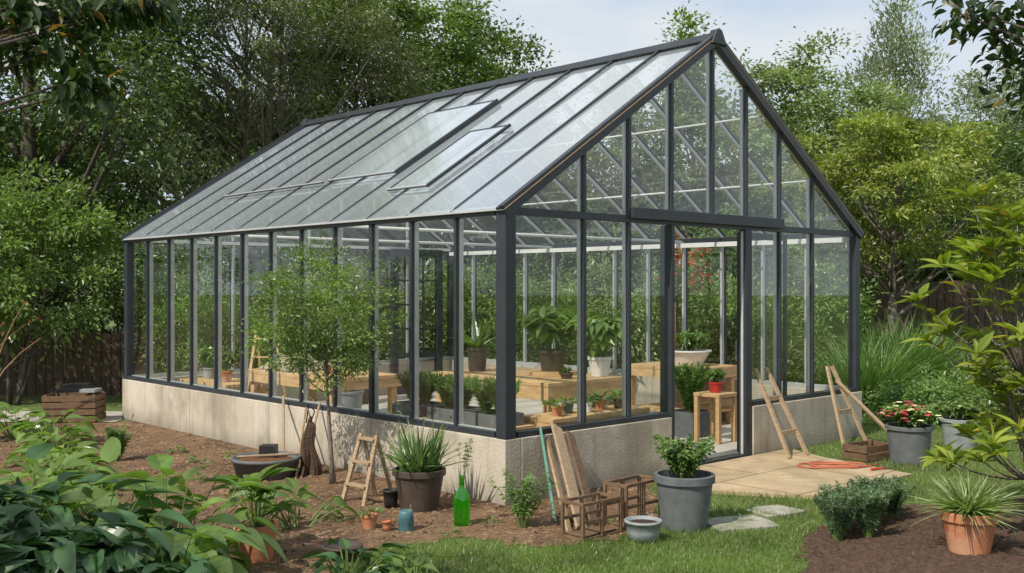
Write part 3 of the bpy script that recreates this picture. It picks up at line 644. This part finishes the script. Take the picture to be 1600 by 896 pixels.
def trestle(label,p,q,w1,w2,n,mat='woodl',leg2=None):
    e=thing('wooden_trestle',label,'trestle',(p[0],p[1],0),group='wooden trestles leaning at the wall')
    o=Vector((p[0],p[1],0));P=Vector(p)-o;Q=Vector(q)-o;sd=Vector((ux[0],ux[1],0))
    for s in(-1,1):Geo().beam(P+sd*s*w1/2,Q+sd*s*w2/2,.05,.03,up=(ux[1],-ux[0],0)).obj('leg',mat,e,bevel=.003)
    for k in range(n):
        t=(k+.7)/(n+.6);c=P.lerp(Q,t);ww=w1+(w2-w1)*t
        Geo().beam(c-sd*ww/2,c+sd*ww/2,.022,.05).obj('rung',mat,e,bevel=.002)
    if leg2: Geo().beam(Vector(leg2)-o,P.lerp(Q,.82)+sd*w2*.4,.045,.026,up=(ux[1],-ux[0],0)).obj('folding_leg',mat,e,bevel=.002)
trestle('light wood folding trestle leaning against wall by the door',(2.98,10.80,.03),(2.68,11.2,.92),.34,.2,2,'wood2',None)
trestle('light wood a-frame trestle leaning against the low wall',(3.85,11.62,.0),(3.66,11.98,.88),.50,.10,1,'wood2',(4.42,11.75,0))
tag(Geo().beam((.33,7.95,.0),(.24,8.83,.60),.022,.022).obj('garden_stake','green',bevel=.003),'green painted wooden stake leaning at the wall corner','garden stake')
for i,(a,b,w,m) in enumerate((((.52,7.62,0),(.38,8.92,.6),.12,'wood2'),((.62,7.66,0),(.50,8.98,.53),.09,'wood3'),((.42,7.6,0),(.30,8.86,.50),.05,'wood2'))):
    tag(Geo().beam(a,b,w,.022,up=(ux[1],-ux[0],.5)).obj('wooden_plank',m,bevel=.003),'weathered wooden plank leaning against the wall corner','plank','planks leaning at the corner')
for i,(a,b,w,m) in enumerate((((-2.22,10.1,0),(-2.42,11.0,.64),.022,'wood2'),((-1.98,9.75,0),(-1.95,10.55,.62),.02,'wood2'),((-2.02,9.7,0),(-2.12,10.7,.55),.018,'stemb'))):
    tag(Geo().tube([a,b],w/2*1.2,8).obj('tool_handle',m,smooth=True),'thin wooden tool handle propped against the wall','tool handle','tool handles against the wall')
def rack(loc,rot,w,d,h,nx,nz,label):
    e=thing('divided_crate',label,'crate',loc,rot,'open divided crates on the soil');g=Geo();t=.022
    for y in (0,d):
        for i in range(nx+1):
            x=w*i/nx;g.box((x-t/2,y-t/2,0),(x+t/2,y+t/2,h))
        for k in range(nz+1):
            z=(h-t)*k/nz
            for i in range(nx):g.box((w*i/nx+t/2,y-t/2*.8,z),(w*(i+1)/nx-t/2,y+t/2*.8,z+t))
    for i in (0,nx):
        x=w*i/nx
        for k in (0,nz):
            z=(h-t)*k/nz;g.box((x-t/2*.9,t/2,z),(x+t/2*.9,d-t/2,z+t))
    g.obj('frame_bars','wood4',e,bevel=.002);g=Geo();g.box((t,t,.023),(w-t,d-t,.03))
    g.obj('base_board','wood3',e)
rack((.50,7.32,0),ROT,.40,.2,.27,2,2,'brown open wooden crate with square compartments')
rack((.84,7.64,0),ROT+.05,.42,.2,.34,2,2,'brown open wooden crate frame with large openings')
crate('wooden_crate','dark slatted wooden crate on the path by the fence',(-5.85,13.9,.01),.1,.68,.5,.36,'wood4',4)
crate('wooden_crate','slatted brown crate beside the flower pot',(3.72,10.85,.0),.6,.46,.3,.17,'wood3',2)
e=thing('seed_tray_stack','black plastic seed trays piled on a crate','seed trays',(-5.8,13.9,.377));g=Geo()
for i in range(5):g.beam((-.28+.02*i,-.1+.02*i,.02+.022*i),(.23-.03*i,.1,.03+.022*i),.2,.016)
g.obj('tray','black',e);Geo().box((.08,-.16,.02),(.28,.1,.06)).obj('folded_sheet','pgrey2',e)
tag(Geo().beam((-6.9,13.5,0),(-7.3,14.0,.6),.1,.03).obj('wooden_plank','wood2'),'pale weathered plank leaning near the crate','plank')

# ---------------------------------------------------------------- pots
potted('potted_grass','dark brown round pot of broad upright spiky leaves by wall',(-.75,8.4,0),.205,.15,.33,'pbrown',lambda g,b,r:(rosette(g,b,80,.43,.034,STR,r,50,88,rad=.15,pw=1.1),rosette(g,b,40,.38,.034,BLADE,r,30,70,rad=.13)),'lf_blade',1,rim=.05)
potted('potted_shrub','large grey tub with a leafy green shrub on the lawn',(1.29,7.78,0),.215,.17,.4,'pgrey',lambda g,b,r:(stems(g,b,42,.33,.25,44,.045,.024,LANCE,r,sr=.004)),'lf_herbg',2,rim=.06)
e=thing('empty_pot','small empty galvanised grey pot on the grass','pot',(.93,7.36,0));potgeo(.128,.105,.15,.02).obj('pot','pgrey2',e,smooth=True);Geo().disc(.11,.128).obj('soil','soil2',e)
potted('potted_small_plant','small terracotta pot with a leafy seedling',(-1.06,7.72,0),.062,.045,.11,'terra',lambda g,b,r:rosette(g,b,14,.07,.035,OVAL,r,15,80,stalk=.05,sr=.002),'lf_herbg',3,rim=.02)
e=thing('empty_pot','tiny red clay pot on the soil','pot',(-.92,7.65,0));potgeo(.036,.028,.08,.014).obj('pot','terra',e,smooth=True)
e=thing('empty_pot','small black plastic pot beside the wall','pot',(-.985,8.45,0));potgeo(.065,.05,.15,.02).obj('pot','black',e,smooth=True);Geo().disc(.06,.12).obj('soil','soil2',e)
e=thing('teal_jar','small teal painted jar with ribbed rim','jar',(-.78,7.66,0))
Geo().lathe([(.001,0),(.055,0),(.058,.01),(.055,.05),(.058,.055),(.055,.09),(.058,.1),(.05,.125),(.05,.15),(.046,.15),(.044,.03),(.001,.03)],28).obj('jar_body','teal',e,smooth=True)
Geo().tube([(.02,0,.1),(.035,.01,.19)],.004,6).obj('stick','stemb',e)
e=thing('green_bottle','tall green glass bottle holding a leafy sprig','bottle',(-.378,7.83,0))
Geo().lathe([(.001,.0),(.058,.0),(.062,.012),(.062,.2),(.058,.225),(.03,.27),(.02,.29),(.019,.36),(.024,.363),(.024,.375),(.016,.375),(.015,.29),(.05,.22),(.055,.19),(.055,.015),(.001,.012)],36).obj('bottle_body','bottle',e,smooth=True)
g=Geo();r=np.random.default_rng(4);stems(g,(0,0,.3),5,.36,.12,13,.035,.02,OVAL,r,t0=.45,sr=.002);g.obj('sprig',['lf_mid','stem'],e)
potted('potted_spider_plant','terracotta pot with an arching variegated spider plant',(3.1,7.05,0),.18,.13,.28,'terra',lambda g,b,r:(rosette(g,b,250,.3,.02,BLADE,r,30,88,rad=.06),rosette(g,b,110,.3,.02,ARCH,r,30,75,rad=.06)),'lf_spider',5,rim=.06)
def flowers(g,b,r,H=.26,S=.3):
    stems(g,b,40,H,S,26,.065,.04,OVAL,r,sr=.003)
    n=46;a=r.uniform(0,6.28,n);q=S*np.sqrt(r.random(n));P=np.stack([q*np.cos(a),q*np.sin(a),b[2]+H*(1.05-.5*(q/S)**2)+r.normal(0,.02,n)],1)
    for k in range(6):
        an=k*pi/3+r.uniform(0,.3,n);D=np.stack([np.cos(an),np.sin(an),np.full(n,.35)],1)
        m=n*2//3
        inst(g,OVAL,P[:m],D[:m],np.tile((0,0,1.),(m,1)),.035,.035,2);inst(g,OVAL,P[m:],D[m:],np.tile((0,0,1.),(n-m,1)),.035,.035,3)
potted('potted_flowers','dark grey tub overflowing with pink and white flowers',(4.07,10.65,0),.225,.185,.38,'pgrey',flowers,['lf_herbg','stem','fl_pink','fl_white'],6,rim=.04)
potted('potted_shrub','grey tub with trailing foliage behind the flower pot',(5.0,11.6,0),.2,.16,.33,'pgrey2',lambda g,b,r:stems(g,b,40,.22,.28,26,.06,.035,OVAL,r,sr=.003),'lf_mid',7)
e=thing('planting_tub','wide dark grey tub filled with reddish soil','tub',(-2.33,9.85,0))
Geo().lathe([(.001,0),(.27,0),(.31,.16),(.325,.16),(.325,.19),(.3,.19),(.285,.1),(.001,.1)],40).obj('tub_wall','pgrey',e,smooth=True)
Geo().disc(.29,.15,dome=.03).obj('soil','rust',e)
Geo().box((-.08,.05,.17),(.07,.2,.28)).obj('small_box','black',e)
Geo().tube([(-.25,-.1,.2),(.28,.1,.2)],.012,8).obj('stick','wood2',e)
def bag():
    e=thing('canvas_bundle','dark brown folded canvas hung on propped tool handles','canvas bundle',(-1.93,9.9,0))
    for (cx,lean,h,wd) in ((-.05,.05,.56,.048),(.045,-.03,.5,.042)):
        V=[];n=32;k=20
        for i in range(k):
            t=i/(k-1);rad=wd*(1.25-.75*t+.18*math.sin(7*t+cx*30));rad*=1 if i<k-1 else .3;z=h*t+.01
            for j in range(n):
                a=2*pi*j/n;f=1+.2*math.sin(3*a+3*t)+.12*math.sin(7*a+5*t);V.append((cx+lean*t+rad*f*math.cos(a)+.012*math.sin(8*t),rad*f*.75*math.sin(a),z))
        g=Geo().add(V,np.array([(i*n+j,i*n+(j+1)%n,(i+1)*n+(j+1)%n,(i+1)*n+j) for i in range(k-1) for j in range(n)]));g.obj('cloth_fold','sack',e,smooth=True)
    Geo().tube([(.01,0,.5),(.06,-.05,.62),(.0,-.03,.68),(-.03,0,.5)],.007,6).obj('strap','sack',e,smooth=True)
bag()
g=Geo();t=np.linspace(0,4*pi,80);g.tube(np.stack([.3*np.cos(t)+.02*t,.15*np.sin(t)+.012*t,.045+.006*np.sin(3*t)],1),.010,8)
tag(g.obj('garden_hose','orange',loc=(3.05,10.15,0),smooth=True),'coiled orange garden hose lying on the patio','garden hose')
e=thing('hand_trowel','small hand trowel lying on the patio','trowel',(3.45,9.98,.035),.5);Geo().tube([(0,0,.01),(.14,0,.012)],[.013,.011],8).obj('handle','red',e)
Geo().add([(.14,-.01,.01),(.14,.01,.01),(.2,.035,.012),(.27,0,.008),(.2,-.035,.012),(.2,0,.0)],[(0,5,1),(1,5,2),(2,5,3),(3,5,4),(4,5,0)]).obj('blade','rust',e)

# ---------------------------------------------------------------- beds
def bedplant(name,label,loc,fn,mats,seed,cat='plant',group=None):
    r=np.random.default_rng(seed);e=thing(name,label,cat,loc,r.uniform(0,6),group);g=Geo();fn(g,(0,0,0),r);g.obj('foliage',mats,e);return e
for i,(x,y,s) in enumerate(((2.3,7.35,1),(2.55,7.45,1.05),(2.42,7.62,1),(2.78,7.9,1.05),(2.95,8.05,.9),(2.62,7.75,1))):
    bedplant('rosemary_bush','dense grey green rosemary bush in dark mulch',(x,y,0),lambda g,b,r:stems(g,b,60,.34*s,.17,70,.038,.009,STR,r,t0=.15,sr=.003,up=.7),['lf_herb','stem'],70+i,'herb bush','rosemary bushes in the mulch bed')
bedplant('leafy_weed','feathery green weed growing at the wall corner',(.08,7.75,0),lambda g,b,r:stems(g,b,22,.42,.26,36,.05,.016,LANCE,r,sr=.003),['lf_herbg','stem'],80)
hosta=lambda n,L,Wd,st_:(lambda g,b,r:rosette(g,b,n,L,Wd,HEART,r,25,86,stalk=st_,sr=.006,lf=50,rad=.12))
for i,(x,y,n,L,st_,m,z) in enumerate(((-2.15,6.5,42,.32,.62,'lf_hosta',0),(-2.75,7.3,38,.3,.55,'lf_hosta',0),(-1.6,7.75,18,.2,.3,'lf_hosta',0),(-3.5,7.9,36,.28,.45,'lf_hosta',0),(-3.9,8.9,34,.25,.38,'lf_hosta',0),
    (-4.6,10.6,34,.24,.32,'lf_hosta',0),(-5.2,11.8,34,.24,.34,'lf_hosta',0),(-4.2,9.9,26,.2,.25,'lf_hosta',0),(-5.9,12.3,34,.25,.36,'lf_hosta',0),(-1.0,6.38,30,.17,.2,'lf_laurel',0),(-.6,6.3,26,.14,.14,'lf_hosta',0),(-3.1,6.6,36,.3,.62,'lf_laurel',0),(-1.95,5.9,32,.3,.48,'lf_hosta',0),(-2.5,6.1,34,.3,.6,'lf_laurel',0))):
    bedplant('broad_leaf_plant','broad leafed '+('dark' if m=='lf_laurel' else 'light')+' green plant in the soil bed',(x,y,z),hosta(n,L,L*.52,st_),[m,'stem'],90+i,group='broad leafed plants in the soil bed')
for i,(x,y,H,S) in enumerate(((-2.3,5.2,.60,.5),(-1.8,4.9,.44,.45),(-2.8,5.4,.70,.4),(-1.2,5.2,.2,.3))):
    bedplant('laurel_shrub','low dark glossy leafed shrub in the bed',(x,y,0),lambda g,b,r:stems(g,b,42,H,S,12,.19,.10,HEART,r,t0=.4,sr=.005,down=.15),['lf_laurel','stem'],120+i,'shrub','dark glossy shrubs in the bed')
for i,(x,y,s) in enumerate(((-1.45,8.35,.7),(-.15,7.9,.5),(-2.9,9.6,.8),(-3.2,10.6,.9),(-2.7,8.7,.7),(-2.15,8.9,.6),(-.45,7.55,.5),(.45,8.0,.6),(-3.6,11.2,.9),(-1.35,8.0,.6),(.75,7.9,.5),(-3.0,11.0,.8))):
    bedplant('seedling','small green seedling growing in the soil',(x,y,0),lambda g,b,r:rosette(g,b,14,.09*s,.035*s,OVAL,r,15,80,stalk=.07*s,sr=.002),['lf_herbg','stem'],170+i,group='seedlings in the soil')
potted('potted_broad_leaf_plant','terracotta pot with a broad leafed light green plant',(-1.68,6.85,0),.135,.1,.24,'terra',lambda g,b,r:rosette(g,b,30,.24,.12,HEART,r,40,88,stalk=.32,sr=.005,lf=45,rad=.05),'lf_hosta',130,rim=.045)
e=thing('empty_pot','wide brown clay bowl on the soil','bowl',(-1.12,6.85,0));potgeo(.13,.08,.1,.02).obj('pot','pbrown',e,smooth=True);Geo().disc(.12,.08).obj('soil','rust',e)
bedplant('young_conifer','small bright green young conifer in the soil',(-4.05,10.7,0),lambda g,b,r:stems(g,b,40,.36,.14,50,.05,.012,STR,r,sr=.003),['lf_herbg','stem'],131)
bedplant('bare_twig_shrub','sparse tan twiggy shrub with a few orange leaves',(-6.9,13.2,0),lambda g,b,r:(stems(g,b,7,1.7,1.1,3,.06,.03,OVAL,r,sr=.016,t0=.8,hv=.4),stems(g,(.1,.1,.7),12,.8,.9,3,.06,.03,OVAL,r,sr=.007,t0=.8,hv=.6)),['lf_red','stemb'],132,'shrub')
bedplant('ornamental_grass','tall arching green ornamental grass clump',(6.1,16.4,0),lambda g,b,r:rosette(g,b,1500,1.3,.022,BLADE,r,50,88,rad=.35),['lf_herbg','stem'],133,'ornamental grass')
bedplant('ornamental_grass','arching green grass clump beside the greenhouse',(5.2,15.2,0),lambda g,b,r:rosette(g,b,900,1.1,.018,BLADE,r,50,88,rad=.25),['lf_herbg','stem'],134,'ornamental grass')
bedplant('yucca_plant','spiky pale green yucca in the border',(6.95,15.4,0),lambda g,b,r:rosette(g,b,110,.85,.05,STR,r,15,88,rad=.06),['lf_grey','stem'],135)
bedplant('yucca_plant','spiky grey green yucca in the border',(8.1,17.0,0),lambda g,b,r:rosette(g,b,110,.95,.055,STR,r,15,88,rad=.06),['lf_grey','stem'],136)
for i,(x,y,h,R,m) in enumerate(((5.4,13.6,.5,.5,'lf_herbg'),(6.2,13.9,.55,.6,'lf_mid'),(7.2,14.2,.7,.7,'lf_mid'),(8.3,15.2,.9,.9,'lf_mid'),(9.2,18,1.2,1.0,'lf_dark'),(6.9,18.3,1.0,.9,'lf_mid'),(7.9,13.0,.7,.7,'lf_mid'),(10.6,17.2,1.3,1.2,'lf_hosta'))):
    T('border_shrub','low rounded green border shrub','shrub',(x,y,0),h,.03,R,30,4500,.07,.035,m,'barkd',.02,.3,seed=140+i,parts=sh,multi=3,limbs=10,group='low shrubs in the border')
T('red_leaf_shrub','slender shrub with red leaves behind the glass','shrub',(2.55,15.3,0),2.5,1.8,.3,8,220,.09,.05,'lf_red','barkd',.03,.22,seed=160,parts=sh,multi=3,limbs=12)
T('shrub','green shrub growing close behind the far glass','shrub',(3.4,15.8,0),2.0,.1,.8,50,7000,.08,.04,'lf_mid','barkd',.04,.3,seed=161,parts=sh,multi=3)
T('shrub','light green shrub growing close behind the far glass','shrub',(5.0,17.1,0),2.2,.1,.9,50,7000,.08,.04,'lf_hosta','barkd',.04,.3,seed=162,parts=sh,multi=3)
T('shrub','yellow green shrub growing close behind the far glass','shrub',(.6,17.9,0),1.8,.1,.9,50,7000,.08,.04,'lf_bamboo','barkd',.04,.3,seed=163,parts=sh,multi=3)
T('shrub','fine leafed light green shrub behind the end glass','shrub',(-4.6,16.2,0),2.0,.1,.9,50,7000,.07,.03,'lf_bamboo','barkd',.04,.3,seed=164,parts=sh,multi=3)

# ---------------------------------------------------------------- inside plants
def GP(x,y,z):return GL(x,y,z)
TZ=.881
broad=lambda n,L,Wd,s,H:(lambda g,b,r:stems(g,b,n,H,s,16,L,Wd,OVAL,r,t0=.35,sr=.005,up=.2,down=.15))
potted('potted_plant','brown pot with a lush broad leafed plant on the table',GP(1.9,1.35,TZ+.037),.15,.11,.22,'pbrown',broad(16,.19,.095,.34,.46),'lf_hosta',200)
e=thing('wood_round','round wooden slice under a pot on the table','wood slice',GP(1.9,1.35,TZ));Geo().lathe([(.001,0),(.26,0),(.26,.036),(.001,.036)],32).obj('slice','woodl',e)
potted('potted_plant','white ceramic pot with a broad leafed plant on the table',GP(2.12,.88,TZ),.12,.09,.2,'pwhite',broad(13,.19,.10,.28,.48),'lf_hosta',201)
potted('potted_plant','dark pot with upright leafy plant on the table',GP(1.6,2.2,TZ),.11,.09,.26,'pbrown',lambda g,b,r:rosette(g,b,26,.36,.05,BLADE,r,35,85),'lf_hosta',202)
potted('potted_plant','small succulent pot on the table',GP(1.65,.9,TZ),.07,.05,.06,'pbrown',lambda g,b,r:rosette(g,b,40,.08,.03,LANCE,r,10,85),'lf_dark',204,rim=.015)
for i,(x,y) in enumerate(((.95,.34),(1.15,.4),(1.33,.33),(1.6,.4),(1.8,.34))):
    potted('small_potted_plant','small herb pot on the low bench',GP(x,y,.621),.055,.042,.09,['terra','pgrey','pwhite','terra','pbrown'][i],lambda g,b,r:rosette(g,b,18,.11,.04,OVAL,r,25,85,stalk=.05,sr=.002),'lf_mid' if i%2 else 'lf_hosta',210+i,rim=.018,group='small herb pots on the low bench')
for i,(x,y) in enumerate(((.42,.62),(.42,1.15),(.42,1.7))):
    e=thing('herb_planter','grey rectangular planter box of bushy herbs','planter',GP(x,y,.561),ROT,'herb planters on the low bench')
    g=Geo();w,d,h=.17,.22,.11
    g.box((-w,-d,0),(w,-d+.02,h));g.box((-w,d-.02,0),(w,d,h));g.box((-w,-d+.021,0),(-w+.02,d-.021,h));g.box((w-.02,-d+.021,0),(w,d-.021,h));g.obj('planter_box','pgrey',e,bevel=.004)
    Geo().box((-w+.021,-d+.021,.01),(w-.021,d-.021,h-.02)).obj('soil','soil2',e)
    g=Geo();r=np.random.default_rng(220+i)
    for yy in(-.1,.1):stems(g,(0,yy,h-.02),60,.31,.19,40,.055,.010,STR,r,t0=.1,sr=.002,up=1.3)
    g.obj('foliage',['lf_herbg','stem'],e)
e=thing('planter_box','dark planter box with tall bushy herb on the floor','planter',GP(4.15,1.28,.026),ROT);g=Geo();w=.2
g.box((-w,-w,0),(w,-w+.02,.3));g.box((-w,w-.02,0),(w,w,.3));g.box((-w,-w+.021,0),(-w+.02,w-.021,.3));g.box((w-.02,-w+.021,0),(w,w-.021,.3));g.obj('planter_box','pgrey',e,bevel=.004)
Geo().box((-w+.021,-w+.021,.01),(w-.021,w-.021,.27)).obj('soil','soil2',e);g=Geo();r=np.random.default_rng(230);stems(g,(0,0,.27),120,.58,.26,60,.06,.014,STR,r,t0=.1,sr=.002,up=.9);g.obj('foliage',['lf_herbg','stem'],e)
potted('potted_plant','red pot with leafy seedling on the stool',GP(4.0,.80,.587),.08,.062,.12,'red',broad(12,.065,.03,.11,.18),'lf_hosta',231,rim=.02)
potted('bowl_planter','white ceramic bowl planter with leafy seedlings',GP(5.0,1.95,.781),.28,.17,.2,'pwhite',broad(26,.09,.045,.3,.26),'lf_hosta',232,rim=.02)
tag(Geo().tube([GP(4.8,2.0,.9),GP(4.78,2.0,1.6)],.010,8).obj('cane','orange',smooth=True),'orange cane standing in the bowl planter','cane')
potted('potted_tree','young leafy tree in a clay tub inside the greenhouse',GP(1.6,6.9,.026),.24,.2,.3,'terra',lambda g,b,r:stems(g,b,26,1.3,.5,60,.07,.026,LANCE,r,t0=.3,sr=.008),'lf_bamboo',233)
potted('potted_tree','young leafy tree in a blue grey tub inside the greenhouse',GP(2.3,5.7,.026),.2,.16,.34,'pgrey2',lambda g,b,r:stems(g,b,26,1.25,.45,60,.07,.026,LANCE,r,t0=.3,sr=.008),'lf_bamboo',234)
potted('potted_tree','leafy fig in a dark tub inside the greenhouse',GP(4.9,3.6,.026),.2,.16,.34,'pbrown',lambda g,b,r:stems(g,b,20,1.3,.5,26,.13,.06,OVAL,r,t0=.3,sr=.008),'lf_mid',235)
potted('potted_tree','leafy plant in a dark tub beside the rear glass',GP(3.2,6.8,.026),.2,.16,.34,'pbrown',lambda g,b,r:stems(g,b,20,1.2,.5,26,.11,.05,OVAL,r,t0=.3,sr=.008),'lf_hosta',236)
for i,(x,y,z,m) in enumerate(((.8,3.7,.781,'terra'),(1.1,4.3,.781,'pbrown'),(.7,6.2,.551,'terra'),(.8,6.8,.551,'pgrey2'))):
    potted('small_potted_plant','leafy plant in a round pot on a bench',GP(x,y,z),.1,.08,.15,m,broad(12,.09,.045,.18,.28),['lf_hosta','lf_mid','lf_bamboo'][i%3],240+i,rim=.02,group='leafy pots on the benches')
g=Geo();n=24;V=[]
for i in range(n):
    for j in range(n):
        x=(i/(n-1)-.5)*.6;y=(j/(n-1)-.5)*.8;q=max(0,1-(x/.3)**2)*max(0,1-(y/.4)**2);V.append((x,y,.01+q**.5*(.13+.04*math.sin(x*30+y*12)+.03*math.sin(y*35))))
g.add(V,np.array([(i*n+j,i*n+j+1,(i+1)*n+j+1,(i+1)*n+j) for i in range(n-1) for j in range(n-1)]))
tag(g.obj('cloth_heap','burlap',loc=GP(.95,4.85,.782),rot=(0,0,ROT),smooth=True),'crumpled beige burlap cloth heaped on a work table','cloth')

# ---------------------------------------------------------------- light, world, camera
sun_dir=Vector((-.48,-.54,.78)).normalized()
sd=bpy.data.lights.new('sun','SUN');sd.energy=5.0;sd.angle=math.radians(.7);sd.color=(1,.925,.80)
so=bpy.data.objects.new('sun',sd);COL.objects.link(so);so.rotation_euler=sun_dir.to_track_quat('Z','Y').to_euler()
w=bpy.data.worlds.new('World');scene.world=w;w.use_nodes=True;nt=w.node_tree;nt.nodes.clear();L=nt.links.new
sky=nt.nodes.new('ShaderNodeTexSky');sky.sky_type='NISHITA';sky.sun_disc=False
sky.sun_elevation=math.asin(sun_dir.z);sky.sun_rotation=math.atan2(sun_dir.x,sun_dir.y);sky.dust_density=1.0;sky.air_density=1.0
tc=nt.nodes.new('ShaderNodeTexCoord');mp=nt.nodes.new('ShaderNodeMapping');mp.inputs['Scale'].default_value=(1,1,2.6);L(tc.outputs['Generated'],mp.inputs[0])
nz=nt.nodes.new('ShaderNodeTexNoise');nz.inputs['Scale'].default_value=4.2;nz.inputs['Detail'].default_value=5;nz.inputs['Roughness'].default_value=.5;L(mp.outputs[0],nz.inputs['Vector'])
mr=nt.nodes.new('ShaderNodeMapRange');mr.inputs['From Min'].default_value=.40;mr.inputs['From Max'].default_value=.60;mr.inputs['To Min'].default_value=.25;mr.inputs['To Max'].default_value=1.0;L(nz.outputs['Fac'],mr.inputs['Value'])
cr=nt.nodes.new('ShaderNodeMixRGB');L(mr.outputs[0],cr.inputs[0]);cr.inputs[1].default_value=(4.5,5.5,6.8,1);cr.inputs[2].default_value=(6.6,6.9,7.1,1)
mx=nt.nodes.new('ShaderNodeMixRGB');mx.inputs[0].default_value=.88;L(sky.outputs[0],mx.inputs[1]);L(cr.outputs[0],mx.inputs[2])
bg=nt.nodes.new('ShaderNodeBackground');bg.inputs['Strength'].default_value=.125;L(mx.outputs[0],bg.inputs[0])
ow=nt.nodes.new('ShaderNodeOutputWorld');L(bg.outputs[0],ow.inputs[0])
cam=bpy.data.cameras.new('camera');cam.lens=36.54;cam.sensor_width=36;cam.clip_end=1000
co=bpy.data.objects.new('camera',cam);COL.objects.link(co);co.location=(0,0,1.8);co.rotation_euler=(math.radians(90),0,0);scene.camera=co
scene.view_settings.view_transform='Standard';scene.view_settings.look='None';scene.view_settings.exposure=0
